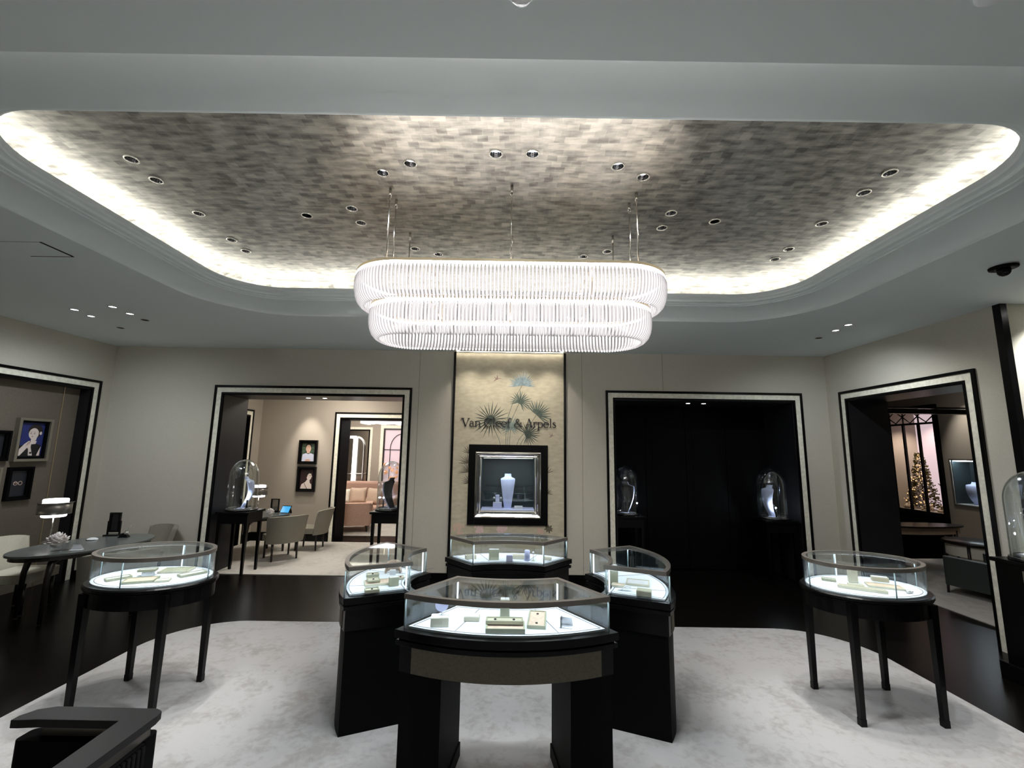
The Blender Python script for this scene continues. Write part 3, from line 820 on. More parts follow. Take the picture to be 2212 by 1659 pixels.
def oval_case(label, cx, cy):
    t = thing('oval_display_case', label, 'showcase', (cx, cy, 0), 0, 'oval showcases on slender legs')
    a, bq, zl, zt = .368, .268, .762, .942
    E_ = ell(0, 0, a, bq, 56)
    MB().ring(E_, [(.022, zl-.034), (.034, zl-.028), (.034, zl-.012), (.026, zl-.004), (-.30, zl-.004), (-.30, zl-.034)][:4]+[(-.02, zl-.004), (-.02, zl-.034)]).build('ledge', 'black', t)
    MB().prism(offset(E_, -.015), zl-.034, zl-.004).build('base_plate', 'black', t)
    MB().ring(E_, [(.018, zl-.13), (.018, zl-.044), (.028, zl-.040), (.028, zl-.034), (-.012, zl-.034), (-.012, zl-.13)]).build('apron', 'black', t)
    for sx in (-1, 1):
        for sy in (-1, 1):
            x, y = sx*.255, sy*.218
            b = MB(); b.prism([(x-.022, y-.022), (x+.022, y-.022), (x+.022, y+.022), (x-.022, y+.022)], zl-.044, .05, taper=.72)
            b.prism([(x-.0175, y-.0175), (x+.0175, y-.0175), (x+.0175, y+.0175), (x-.0175, y+.0175)], .008, .05)
            b.build('leg', 'black', t)
    MB().prism(offset(E_, -.004), zl-.004, zl+.004).build('deck', 'felt', t); dk = COL.objects[-1]
    MB().ring(offset(E_, -.026), [(0, zl+.0038), (.004, zl+.0038), (.004, zl+.0052), (0, zl+.0052)]).build('deck_inlay', 'greyline', dk)
    n = len(E_)
    for (k0, k1) in ((0, n//4), (n//4, n//2), (n//2, 3*n//4), (3*n//4, n)):
        path = [E_[k % n] for k in range(k0, k1+1)]
        b = MB(); open_prism_shell(b, path, .006, zl-.003, zt-.022); b.build('glass_pane', 'glass', t)
    fr_ = MB().ring(E_, [(.006, zt-.024), (.006, zt), (-.018, zt), (-.018, zt-.024)]).build('top_frame', 'bronze', t)
    MB().prism(offset(E_, -.016), zt-.006, zt-.001).build('top_glass', 'glass', fr_)
    MB().sheet(E_, [(-.017, zt-.0243), (-.007, zt-.0243)]).build('light_strip', 'led', fr_)
    for kk in range(4):
        p = E_[kk*n//4]
        MB().tube([(p[0], p[1], zl-.003), (p[0], p[1], zt-.023)], .0036, 8).build('corner_joint', 'glass_edge', t)
    MB().tube([(0, bq-.012, zl+.004), (0, bq-.012, zt-.022)], .004, 8).build('light_post', 'led_post', t)
    return t
OVL = (-2.425, 3.20); OVR = (2.44, 3.225)
oval_case('left oval showcase on four slender black legs before the desk', *OVL)
oval_case('right oval showcase on four slender black legs near the right wall', *OVR)

# ------------------------------------------------------------------ jewellery displays inside the showcases
def pad(b, w, d, h, mi=0): b.bb(-w/2, w/2, -d/2, d/2, 0, h, mi)
def tray(label, loc, rz, w, d, h=.016, inner='blush', frame='sage', gems=0, tilt=0):
    t = thing('jewelry_tray', label, 'tray', loc, rz)
    b = MB(); r = .008
    b.bb(-w/2, w/2, -d/2, -d/2+r, 0, h); b.bb(-w/2, w/2, d/2-r, d/2, 0, h); b.bb(-w/2, -w/2+r, -d/2+r, d/2-r, 0, h); b.bb(w/2-r, w/2, -d/2+r, d/2-r, 0, h); b.bb(-w/2+r, w/2-r, -d/2+r, d/2-r, 0, h*.3)
    b.build('frame', frame, t, bevel=.001)
    b = MB(); b.bb(-w/2+r, w/2-r, -d/2+r, d/2-r, h*.3, h*.75); b.build('cushion', inner, t)
    for k in range(gems):
        x = (k-(gems-1)/2)*(w*.5/max(gems-1, 1)) if w >= d else 0; y = 0 if w >= d else (k-(gems-1)/2)*(d*.6/max(gems-1, 1))
        MB().lathe([(.007, 0), (.006, .004), (.0001, .005)], (x, y, h*.75), 10).build('jewel', 'dark_jewel', t)
    return t
def block(label, loc, rz, w, d, h, m='ivory', m2=None, name='display_block'):
    t = thing(name, label, 'display block', loc, rz)
    MB().bb(-w/2, w/2, -d/2, d/2, 0, h).build('body', m, t, bevel=.0015)
    MB().bb(-w/2+.003, w/2-.003, -d/2+.003, d/2-.003, h, h+.002).build('pad', m2 or 'whitebox', t)
    return t
zF = .772+.0072
# front case
t = block('ivory block carrying a round mirror disc, left part of the front showcase', (-.345, 2.385, zF), .1, .088, .062, .042)
t = thing('disc_stand', 'pale round disc on a pin standing on the ivory block in the front showcase', 'display disc', (-.338, 2.39, zF+.0445), .1)
MB().tube([(0, 0, 0), (0, 0, .020)], .002, 6).build('pin', 'steel', t)
dd = MB().lathe([(.033, -.002), (.033, .002)], (0, 0, 0), 28).build('disc', 'lilac', t)
dd.rotation_euler = (R(82), 0, 0); dd.location = (0, 0, .050)
t = block('small ivory box with pale top pad, behind left in the front showcase', (-.190, 2.465, zF), 0, .078, .062, .020)
tray('long sage tray tilted on another tray, front middle of the front showcase', (-.020, 2.365, zF+.024), 0, .185, .060, .016, 'ivory', 'sage', 2)
tray('sage tray with blush silk fan lining under the tilted tray of the front showcase', (-.015, 2.342, zF), 0, .190, .110, .022, 'blush')
block('tall ivory ring block at the back of the front showcase', (-.020, 2.520, zF), 0, .050, .045, .085, 'sage')
tray('upright rectangular sage tray with pink pad and two gems, right in the front showcase', (.148, 2.455, zF), -.10, .092, .215, .016, 'blush', 'sage', 2)
t = thing('folded_card', 'small folded white card with dark clip at the right of the front showcase', 'card', (.290, 2.385, zF), -.3)
b = MB(); b.plate([(-.03, 0), (.03, 0), (.03, .055), (-.03, .055)], .002, lambda u, v, d: (u, .022-v*.5+d, v*.85)); b.bb(-.032, .032, -.022, .024, 0, .002); b.build('leaf', 'paper', t)
MB().bb(-.024, -.020, -.03, -.002, .002, .05).build('clip', 'dark_jewel', t)
# left case
zS = .770+.0072
tray('small sage tray at the front of the left ring showcase', (-.845, 2.900, zS), .38, .085, .062, .018, 'ivory', 'sage', 1)
tray('large sage tray with cream silk lining in the left ring showcase', (-.850, 3.070, zS), .38, .185, .110, .014, 'blush', 'ivory')
tray('sage tray with dark bar lying on the larger tray in the left ring showcase', (-.890, 3.075, zS+.0145), .38, .080, .085, .012, 'ivory', 'sage', 1)
block('pale sage cube at the right of the left ring showcase', (-.745, 3.030, zS), .38, .060, .035, .052, 'sage')
tray('flat ivory tray at the back left of the left ring showcase', (-.945, 3.240, zS), .3, .085, .06, .016, 'ivory', 'sage', 1)
tray('ivory tray with bracelets by the inner glass of the left ring showcase', (-.760, 3.180, zS), .3, .090, .060, .014, 'blush', 'ivory', 2)
t = thing('collar_stand', 'pale pink collar shaped necklace stand in the left ring showcase', 'necklace stand', (-.830, 3.345, zS), .2)
b = MB(); rows = []; nn = 28
for k in range(nn+1):
    a = R(-35+250*k/nn); rows += [(.062*math.cos(a), .062*math.sin(a), .002), (.050*math.cos(a), .050*math.sin(a), .062+.012*math.sin(a)), (.044*math.cos(a), .044*math.sin(a), .060+.012*math.sin(a)), (.056*math.cos(a), .056*math.sin(a), .0)]
b.add(rows, [(4*i+j, 4*i+4+j, 4*i+4+(j+1) % 4, 4*i+(j+1) % 4) for i in range(nn) for j in range(4)], 0, True)
b.build('collar', 'blush', t)
MB().bb(-.02, .02, -.075, -.045, 0, .03).build('foot', 'whitebox', t)
# right case
block('open square ivory box at the front of the right ring showcase', (.835, 2.905, zS), -.36, .088, .060, .032, 'ivory', 'sage')
tray('small ivory tray with silk pad left in the right ring showcase', (.720, 3.085, zS), -.36, .085, .055, .014, 'blush', 'ivory')
block('narrow sage easel block behind the small tray in the right ring showcase', (.705, 3.145, zS), -.36, .05, .03, .085, 'sage')
tray('large flat white tray on the right of the right ring showcase', (.865, 3.150, zS), -.30, .150, .125, .014, 'whitebox', 'ivory')
block('white block with upright leaf at the back of the right ring showcase', (.760, 3.420, zS), -.2, .062, .045, .050, 'ivory')
t = thing('ribbon_holder', 'curled white ribbon holder lying in the right ring showcase', 'jewelry holder', (.745, 2.995, zS), -.3)
b = MB(); b.ribbon([(-.05, .002), (-.035, .002), (-.02, .008), (-.008, .022), (.006, .030), (.020, .028), (.032, .020)], .003, .022, lambda u, v, d: (u, d-.011, v)); b.build('ribbon', 'whitebox', t)
# back case
tray('low ivory box at the left end of the rear ring showcase', (-.315, 3.775, zS), .3, .085, .045, .030, 'whitebox', 'ivory')
block('square pale sage easel box in the rear ring showcase', (-.125, 3.745, zS), .03, .080, .028, .082, 'sage')
block('small lilac cube in the middle of the rear ring showcase', (.000, 3.720, zS), 0, .050, .045, .045, 'lilac', 'lilac')
tray('long cream tray lying at the back of the rear ring showcase', (.055, 3.810, zS), 0, .16, .05, .026, 'ivory', 'ivory')
t = thing('bracelet_stand', 'upright pale lilac bracelet stand right in the rear ring showcase', 'bracelet stand', (.142, 3.735, zS))
MB().lathe([(.022, 0), (.022, .07), (.018, .082), (.0001, .086)], (0, 0, 0), 20, sy=.7).build('column', 'lilac', t)
t = thing('flower_pin', 'small white flower pin on a thin stem right in the rear ring showcase', 'brooch', (.190, 3.735, zS))
MB().tube([(0, 0, 0), (0, 0, .055)], .0015, 6).build('stem', 'brass', t)
MB().ball((0, 0, .062), .009).build('flower', 'whitebox', t)
MB().lathe([(.014, 0), (.014, .003)], (0, 0, 0), 14).build('foot', 'ivory', t)
tray('small ivory tray at the right end of the rear ring showcase', (.305, 3.775, zS), -.3, .070, .040, .020, 'whitebox', 'ivory')
# oval cases
zO = .762+.0056
tray('narrow sage tray at the near left end of the left oval showcase', (-2.595, 3.115, zO), .9, .135, .062, .014, 'whitebox', 'sage', 0)
tray('large silk lined tray in the front middle of the left oval showcase', (-2.415, 3.075, zO), .35, .180, .115, .014, 'blush', 'sage')
tray('white tray lying on a block in the left oval showcase', (-2.475, 3.205, zO+.030), .35, .105, .050, .014, 'whitebox', 'sage')
block('low white block under the small tray of the left oval showcase', (-2.470, 3.205, zO), .35, .065, .035, .027, 'whitebox')
tray('wide olive tray at the back of the left oval showcase', (-2.365, 3.330, zO), .2, .190, .120, .012, 'sage', 'ivory')
tray('long ivory tray at the right end of the left oval showcase', (-2.195, 3.245, zO), .95, .160, .070, .014, 'whitebox', 'sage')
tray('small white tray right of the silk tray in the left oval showcase', (-2.275, 3.085, zO), .4, .080, .060, .012, 'whitebox', 'ivory')
tray('small rounded tray at the left end of the right oval showcase', (2.275, 3.330, zO), -.55, .085, .045, .016, 'whitebox', 'sage')
tray('long narrow ivory bracelet tray along the front of the right oval showcase', (2.345, 3.115, zO), -.55, .265, .045, .018, 'ivory', 'ivory')
tray('short ivory tray before the tall easel in the right oval showcase', (2.365, 3.195, zO), -.5, .09, .04, .016, 'whitebox', 'ivory')
block('tall pale easel block in the middle of the right oval showcase', (2.425, 3.300, zO), -.4, .055, .035, .090, 'ivory')
block('ivory brick lying at the back right of the right oval showcase', (2.595, 3.275, zO+.0145), -.45, .095, .045, .030, 'ivory')
tray('flat blush tray in the right part of the right oval showcase', (2.555, 3.190, zO), -.45, .200, .10, .012, 'blush', 'ivory')
t = thing('jewel_cluster', 'small clear crystal cluster at the right end of the right oval showcase', 'crystal', (2.620, 3.070, zO))
b = MB()
for k in range(7): b.ball((random.uniform(-.02, .02), random.uniform(-.012, .012), .008), .009, 8, 6)
b.build('crystals', 'steel', t)
# ------------------------------------------------------------------ gold panel with painted palms
PXC = -.031
t = thing('feature_panel', 'tall gold wallpaper panel painted with palm fans behind the rear showcase', 'wall panel', (0, YB-.002, 0))
FP = t
def PT(u, v, d): return (u, -.014-d, v)
b = MB()
x0, x1 = -.765, .700
b.bb(x0, VX0, -.014, 0, .09, 2.955); b.bb(VX1, x1, -.014, 0, .09, 2.955); b.bb(VX0, VX1, -.014, 0, .09, VZ0); b.bb(VX0, VX1, -.014, 0, VZ1, 2.955)
b.build('wallpaper', 'wallpaper', t)
for x in (x0-.03, x1): MB().bb(x, x+.03, -.035, 0, 0, 2.97).build('edge_trim', 'black', t)
MB().bb(x0-.03, x1+.03, -.035, 0, 0, .09).build('plinth', 'black', t)
LEAF = {k: mat('painted_leaf_'+k, c, .7, var=.25, scale=25) for k, c in dict(dark=(.065, .085, .068), mid=(.11, .145, .12), blue=(.30, .39, .43), pale=(.24, .30, .27)).items()}
def fan(cx, cy, r, a0, a1, n, w, m, hub=.25, squash=1.):
    b = MB(); rr = random.Random(int(cx*1000)+int(cy*77))
    hubp = []
    for k in range(n):
        a = R(a0+(a1-a0)*k/(n-1)+rr.uniform(-2, 2)); L_ = r*rr.uniform(.80, 1.02)*(1 if squash == 1 else (squash+(1-squash)*abs(math.sin(a))))
        ca, sa = math.cos(a), math.sin(a)
        P = lambda f, q: (cx+ca*L_*f-sa*q, cy+sa*L_*f+ca*q)
        ww = w*rr.uniform(.8, 1.15)
        b.plate([P(0.02, 0), P(hub, -ww*.45), P(.6, -ww*.5), P(1., 0), P(.6, ww*.5), P(hub, ww*.45)], .001+.0002*(k % 3), PT)
        hubp.append(P(hub*1.25, 0))
    if len(hubp) > 3 and m != 'twig':
        b.plate([(cx, cy)]+hubp, .0009, PT) if abs(a1-a0) < 200 else b.plate(hubp, .0009, PT)
    return b.build('palm_leaf', LEAF[m], FP)
fan(-.280, 2.050, .27, -125, 232, 25, .013, 'dark', .20)
fan(.140, 2.520, .205, -5, 185, 20, .017, 'blue', .45)
fan(.112, 2.300, .175, -70, 195, 19, .013, 'mid', .24)
fan(.335, 2.125, .235, -40, 135, 16, .015, 'mid', .28)
fan(-.010, 1.960, .165, -60, 235, 20, .013, 'pale', .30)
fan(.215, 1.865, .185, -110, 150, 21, .013, 'dark', .25)
def stem(pts, w=.006):
    b = MB(); b.ribbon(pts, w, .0007, PT); b.build('palm_stem', LEAF['mid'], FP)
stem([(-.142, 1.715), (-.165, 1.80), (-.205, 1.88), (-.25, 1.98), (-.28, 2.05)])
stem([(-.072, 1.715), (-.070, 1.85), (-.045, 2.1), (.02, 2.3), (.135, 2.52)])
stem([(-.050, 1.715), (-.040, 1.9), (.02, 2.1), (.105, 2.29)])
stem([(-.024, 1.715), (-.018, 1.82), (-.010, 1.95)])
stem([(.073, 1.715), (.10, 1.79), (.155, 1.86), (.23, 1.97), (.33, 2.12)])
stem([(.118, 1.715), (.15, 1.78), (.20, 1.85)])
def sprig(cx, cy, r, a0, a1, n, m='mid', w=.010): fan(cx, cy, r, a0, a1, n, w, m, .2)
brown = mat('painted_twig', (.16, .135, .10), .7); LEAF['twig'] = brown
sprig(-.545, 1.60, .13, 60, 165, 7, 'twig'); sprig(-.560, 1.47, .15, 85, 175, 8, 'twig'); sprig(-.545, 1.36, .16, 100, 185, 9, 'twig'); sprig(-.53, 1.22, .13, 110, 190, 7, 'twig')
sprig(.475, 1.36, .11, 20, 75, 3, 'twig'); sprig(.475, 1.10, .09, -5, 60, 4, 'twig')
stem([(-.545, 1.15), (-.555, 1.35), (-.535, 1.55)], .005)
pinkm = mat('painted_pink_blossom', (.88, .66, .64), .7); redm = mat('painted_red_leaf', (.16, .07, .05), .7); orm = mat('painted_orange_blossom', (.74, .54, .42), .7)
def blossom(cx, cy, r, m, nf):
    b = MB(); rr = random.Random(int(cx*999))
    for k in range(nf):
        a = rr.uniform(0, 6.28); q = rr.uniform(0, r); px, py = cx+q*math.cos(a)*1.1, cy+q*math.sin(a); s = rr.uniform(.018, .030)
        b.plate([(px+s*math.cos(g)*(1 if i % 2 else .5), py+s*math.sin(g)*(1 if i % 2 else .5)) for i, g in enumerate([6.28*j/10 for j in range(10)])], .001+.0001*k, PT)
    b.build('painted_blossom', m, FP)
blossom(-.665, .650, .075, orm, 20); blossom(-.385, .650, .062, pinkm, 20); blossom(-.110, .652, .062, pinkm, 20); blossom(.395, .63, .045, orm, 12)
fan(.500, .655, .065, 0, 330, 8, .026, 'twig', .3)
def bird(cx, cy, s, m):
    b = MB()
    b.plate([(cx-.5*s, cy-.45*s), (cx-.3*s, cy-.2*s), (cx+.1*s, cy), (cx+.45*s, cy+.12*s), (cx+.9*s, cy+.02*s), (cx+.45*s, cy+.02*s), (cx+.1*s, cy-.15*s), (cx-.35*s, cy-.4*s)], .001, PT)
    b.plate([(cx-.15*s, cy-.1*s), (cx-.45*s, cy+.75*s), (cx-.35*s, cy+.3*s), (cx+.05*s, cy-.02*s)], .0012, PT)
    b.plate([(cx-.05*s, cy-.1*s), (cx+.1*s, cy+.65*s), (cx+.22*s, cy+.2*s), (cx+.15*s, cy-.02*s)], .0011, PT)
    b.build('painted_bird', m, FP)
bm = mat('painted_rose_bird', (.34, .22, .19), .7)
bird(-.21, 2.61, .085, bm); bird(-.672, 2.045, .05, bm); bird(.535, 1.85, .06, bm)
# light line above the panel
t = thing('panel_light', 'linear light along the ceiling above the gold panel', 'light', (0, YB-.055, ZC))
MB().bb(x0+.05, x1-.05, -.028, .02, -.012, 0).build('housing', 'nickel', t)
MB().bb(x0+.01, x1-.01, -.004, .002, -.0135, -.0122).build('diffuser', 'led_warm', t)
for k in range(4): spot('panel_beam', (x0+.20+k*.355, YB-.36, ZC-.008), (x0+.20+k*.355, YB, 1.75), 5.5, 80, 1., (1, .93, .80), .012)
# lettering, one raised letter per glyph
def el(cx, cy, rx, ry, a0, a1, n=16): return [(cx+rx*math.cos(R(a0+(a1-a0)*k/n)), cy+ry*math.sin(R(a0+(a1-a0)*k/n))) for k in range(n+1)]
def ew(a0, a1, lo, hi, n=16): return [lo+(hi-lo)*abs(math.cos(R(a0+(a1-a0)*k/n)))**1.5 for k in range(n+1)]
TK, TN = .155, .050
def serif(x, y, w=.24, up=True): return ([(x-w/2, y+(.018 if up else -.018)), (x+w/2, y+(.018 if up else -.018))], .036)
def stemv(x, y0, y1, w=TK): return ([(x, y0), (x, y1)], w)
GL = {
 'V': (.80, [([(.10, 1), (.40, 0)], TK), ([(.41, 0), (.70, 1)], TN), serif(.10, 1, .30, False), serif(.70, 1, .24, False)]),
 'a': (.52, [stemv(.36, .05, .46, .115), (el(.21, .45, .155, .19, 0, 165), ew(0, 165, TN, .09)), (el(.20, .19, .155, .19, 60, 300), ew(60, 300, TN, .12)), ([(.20, .37), (.36, .40)], TN), ([(.36, .08), (.40, .02), (.50, .04)], .05)]),
 'n': (.64, [stemv(.14, 0, .62, .115), (el(.32, .44, .18, .20, 0, 150), ew(0, 150, TN, .10)), stemv(.50, 0, .45, .115), serif(.14, 0, .24), serif(.50, 0, .24), ([(.02, .60), (.14, .63)], .04)]),
 'C': (.86, [(el(.46, .50, .38, .50, 45, 315, 26), ew(45, 315, TN, .15, 26)), ([(.75, .70), (.76, .98)], .035), ([(.75, .28), (.76, .10)], .03)]),
 'l': (.30, [stemv(.15, 0, 1.06, .115), serif(.15, 0, .24), ([(.03, 1.03), (.15, 1.07)], .04)]),
 'e': (.58, [(el(.29, .32, .235, .32, 0, 310, 24), ew(0, 310, TN, .12, 24)), ([(.07, .34), (.52, .36)], TN)]),
 'f': (.38, [stemv(.15, 0, .85, .115), (el(.31, .83, .16, .22, 175, 40), ew(175, 40, .06, .10)), ([(.02, .62), (.36, .62)], .04), serif(.15, 0, .26)]),
 '&': (.86, [([(.82, .03), (.62, .20), (.40, .48), (.25, .70), (.24, .86), (.34, .97), (.46, .96), (.53, .84), (.48, .70), (.33, .55)], [.13, .14, .13, .10, .06, .05, .06, .09, .06, .045]),
            ([(.33, .55), (.14, .38), (.10, .20), (.18, .05), (.35, .0), (.52, .08), (.66, .28), (.72, .50)], [.045, .09, .13, .10, .06, .05, .045, .04]), ([(.60, .52), (.84, .52)], .036)]),
 'A': (.80, [([(.10, 0), (.40, 1.02)], TN), ([(.38, 1.02), (.70, 0)], TK), ([(.20, .33), (.58, .33)], TN), serif(.10, 0, .24), serif(.70, 0, .28)]),
 'r': (.42, [stemv(.14, 0, .62, .115), (el(.30, .42, .15, .20, 50, 160), ew(50, 160, .10, .06)), serif(.14, 0, .26), ([(.02, .60), (.14, .63)], .04)]),
 'p': (.62, [stemv(.14, -.34, .62, .115), (el(.32, .31, .22, .31, -150, 150, 22), ew(-150, 150, TN, .13, 22)), serif(.14, -.34, .26), ([(.02, .60), (.14, .63)], .04)]),
 's': (.44, [([(.36, .50), (.30, .60), (.20, .63), (.10, .56), (.10, .45), (.22, .35), (.34, .25), (.36, .12), (.26, .02), (.13, .02), (.05, .14)], [.04, .05, .055, .09, .11, .12, .12, .10, .06, .05, .04])]),
}
t = thing('lettering', 'raised black serif lettering across the palm fans of the gold panel', 'lettering', (0, YB, 0))
txt = 'Van Cleef & Arpels'; sp = {' ': .26}
W = sum(GL[c][0]*(.92) if c in GL else sp[c] for c in txt)
tx0, tx1, tb, th_ = -.668, .600, 1.958, .112
sc = (tx1-tx0)/W; x = tx0
for c in txt:
    if c == ' ': x += sp[c]*sc; continue
    wd, strokes = GL[c]
    b = MB()
    for i, (pts, ws) in enumerate(strokes):
        b.ribbon([(x+p[0]*sc*.95, tb+p[1]*th_) for p in pts], [q*th_*1.08 for q in ws] if isinstance(ws, list) else ws*th_*1.08, .010+.0003*i, lambda u, v, d: (u, -.017-d, v))
    b.build('letter', 'letter', t)
    x += wd*.92*sc

# ------------------------------------------------------------------ wall vitrine
def rectframe(b, x0, x1, z0, z1, w, y0, y1, mi=0):
    b.bb(x0-w, x0, y0, y1, z0-w, z1+w, mi); b.bb(x1, x1+w, y0, y1, z0-w, z1+w, mi); b.bb(x0, x1, y0, y1, z1, z1+w, mi); b.bb(x0, x1, y0, y1, z0-w, z0, mi)
    return b
t = thing('vitrine', 'square wall showcase with black outer and silver inner frame on the gold panel', 'wall showcase', (0, YB, 0))
rectframe(MB(), -.465, .397, .785, 1.632, .090, -.045, -.014).build('outer_frame', 'black', t, bevel=.004)
def bevframe(x0, x1, z0, z1, prof):
    """mitred frame, prof = [(outward offset, y)] closed"""
    b = MB(); rows = []
    for (o, y) in prof: rows += [(x0-o, y, z0-o), (x1+o, y, z0-o), (x1+o, y, z1+o), (x0-o, y, z1+o)]
    k = len(prof)
    b.add(rows, [(4*a+i, 4*a+(i+1) % 4, 4*((a+1) % k)+(i+1) % 4, 4*((a+1) % k)+i) for a in range(k) for i in range(4)])
    return b
bevframe(VX0, VX1, VZ0, VZ1, [(.073, -.014), (.073, -.050), (.060, -.062), (.048, -.050), (.036, -.046), (.024, -.030), (.014, -.032), (.002, -.012), (.002, .03), (.01, .03)]).build('silver_molding', 'steel', t)
b = MB(); b.bb(VX0+.001, VX1-.001, .33, .34, VZ0, VZ1); b.build('back_panel', 'teal', t)
b = MB(); b.bb(VX0+.001, VX0+.006, .03, .33, VZ0, VZ1); b.bb(VX1-.006, VX1-.001, .03, .33, VZ0, VZ1); b.bb(VX0+.006, VX1-.006, .03, .33, VZ1-.006, VZ1-.001); b.build('lining', 'teal', t)
MB().bb(VX0+.006, VX1-.006, .03, .33, VZ0+.001, VZ0+.018).build('floor_board', 'lilac', t)
MB().add([(VX0+.03, .035, VZ1-.0065), (VX1-.03, .035, VZ1-.0065), (VX1-.03, .055, VZ1-.0065), (VX0+.03, .055, VZ1-.0065)], [(3, 2, 1, 0)]).build('light_strip', 'led_deck', t)
MB().bb(VX0+.003, VX1-.003, .012, .018, VZ0+.002, VZ1-.002).build('glass_pane', 'glass', t)
b = MB()
for k in range(11): b.ball((-.26+.045*k, -.012, VZ0-.006), [.008, .005][k % 2], 8, 6)
b.build('crystal_beads', 'whitebox', t)

def bust(label, loc, rz, h=.40, m='busts', mb='bustback', w=1., lean=.10):
    t = thing('necklace_bust', label, 'necklace bust', loc, rz)
    rows = []; nv, nu = 22, 10
    def wd(v):
        if v < .86: return .040+.045*(v/.86)
        if v < .90: return .085-.045*((v-.86)/.04)
        return .040-.004*(v-.9)/.1
    fr, bk = [], []
    for i in range(nv+1):
        v = i/nv; q = wd(v)*w
        yc = -lean*math.sin(PI*v*.85)*.6+.02*(1 if v > .88 else 0)
        for j in range(nu+1):
            u = -1+2*j/nu
            y = yc-.35*q*(1-u*u)
            fr.append((q*u, y, h*v)); bk.append((q*u*.94, y+.012, h*v))
    f = lambda i, j: i*(nu+1)+j
    N = (nv+1)*(nu+1)
    b = MB(); vs = fr+bk; fs = []; 
    b.add(vs, [(f(i, j), f(i, j+1), f(i+1, j+1), f(i+1, j)) for i in range(nv) for j in range(nu)], 0, True)
    b.add(vs, [(N+f(i, j), N+f(i+1, j), N+f(i+1, j+1), N+f(i, j+1)) for i in range(nv) for j in range(nu)], 1, True)
    ed = [(f(0, j), N+f(0, j), N+f(0, j+1), f(0, j+1)) for j in range(nu)]+[(f(nv, j), f(nv, j+1), N+f(nv, j+1), N+f(nv, j)) for j in range(nu)]
    ed += [(f(i, 0), f(i+1, 0), N+f(i+1, 0), N+f(i, 0)) for i in range(nv)]+[(f(i, nu), N+f(i, nu), N+f(i+1, nu), f(i+1, nu)) for i in range(nv)]
    b.add(vs, ed, 0, False)
    b.build('body', [m, mb], t)
    b = MB(); b.bb(-.035*w, .035*w, -.03, .045, 0, .006); b.build('foot', m, t)
    return t
bust('pale blue necklace bust standing in the wall showcase', (-.036, YB+.20, VZ0+.018), 0, .455, w=1.18, lean=.05)
t = block('lilac cube in the wall showcase carrying the ring stand', (-.172, YB+.15, VZ0+.018), 0, .118, .08, .080, 'lilac')
t = thing('ring_stand', 'small lilac ring stand with two white balls on the cube in the wall showcase', 'ring stand', (-.172, YB+.15, VZ0+.1005))
MB().bb(-.025, .025, -.02, .02, 0, .095).build('post', 'lilac', t, bevel=.003)
MB().tube([(-.045, 0, .05), (.045, 0, .05)], .003, 6).build('bar', 'steel', t)
for x in (-.045, .045): MB().ball((x, 0, .055), .014).build('pearl', 'whitebox', t)
block('small white box right of the bust in the wall showcase', (.110, YB+.13, VZ0+.018), 0, .110, .07, .036, 'whitebox')

# ------------------------------------------------------------------ bell jars on tall tables in the doorways
def jar_table(label, loc, rz=0, h=.795, kind='legs', group='tall black tables in the doorways'):
    t = thing('jar_table', label, 'table', loc, rz, group)
    MB().bb(-.218, .218, -.205, .205, h-.03, h).build('tabletop', 'black', t, bevel=.005)
    if kind == 'legs':
        MB().bb(-.195, .195, -.18, .18, h-.15, h-.03).build('apron', 'black', t)
        for x in (-.175, .175):
            for y in (-.16, .16): b = MB(); b.prism([(x-.02, y-.02), (x+.02, y-.02), (x+.02, y+.02), (x-.02, y+.02)], h-.15, .0, taper=.7); b.build('leg', 'black', t)
    else:
        MB().bb(-.20, .20, -.18, .18, .12, h-.03).build('body', 'black', t, bevel=.004)
        MB().bb(-.235, .235, -.215, .215, 0, .12).build('plinth', 'black', t, bevel=.004)
        MB().bb(-.204, -.2005, -.02, -.01, .15, h-.06).build('inlay', 'nickel', t)
    return t
def bell_jar(label, loc, rz=0):
    t = thing('bell_jar', label, 'bell jar', loc, rz, 'bell jars with necklace busts')
    MB().lathe([(.196, 0), (.198, .008), (.192, .018), (.0001, .018)], (0, 0, 0), 36).build('base', 'black', t)
    MB().lathe([(.190, .018), (.193, .022), (.193, .026), (.186, .026)], (0, 0, 0), 36, cap=False).build('collar', 'steel', t)
    prof = [(.182, .022), (.182, .44)]
    for k in range(1, 11):
        a = PI/2*k/10; prof.append((max(.182*math.cos(a), .0001), .44+.235*math.sin(a)))
    b = MB(); b.lathe(prof, (0, 0, 0), 40, cap=False)
    b.lathe([(max(r-.004, .0001), z-(.004 if z > .5 else 0)) for r, z in prof][::-1], (0, 0, 0), 40, cap=False)
    b.build('dome', 'dome', t)
    MB().lathe([(.150, .018), (.150, .024), (.0001, .024)], (0, 0, 0), 32).build('pad', 'bustback', t)
    lp = MB().tube([(.12, -.09, .024), (.12, -.09, .15)], .010, 10).build('lamp_post', 'black', t)
    MB().ball((.12, -.09, .158), .008, 10, 8).build('lamp_head', 'jarlamp', lp)
    MB().lathe([(.165, .030), (.170, .036), (.166, .040)], (0, 0, 0), 36, cap=False).build('inner_ring', 'steel', t)
    return t
TZ = .795
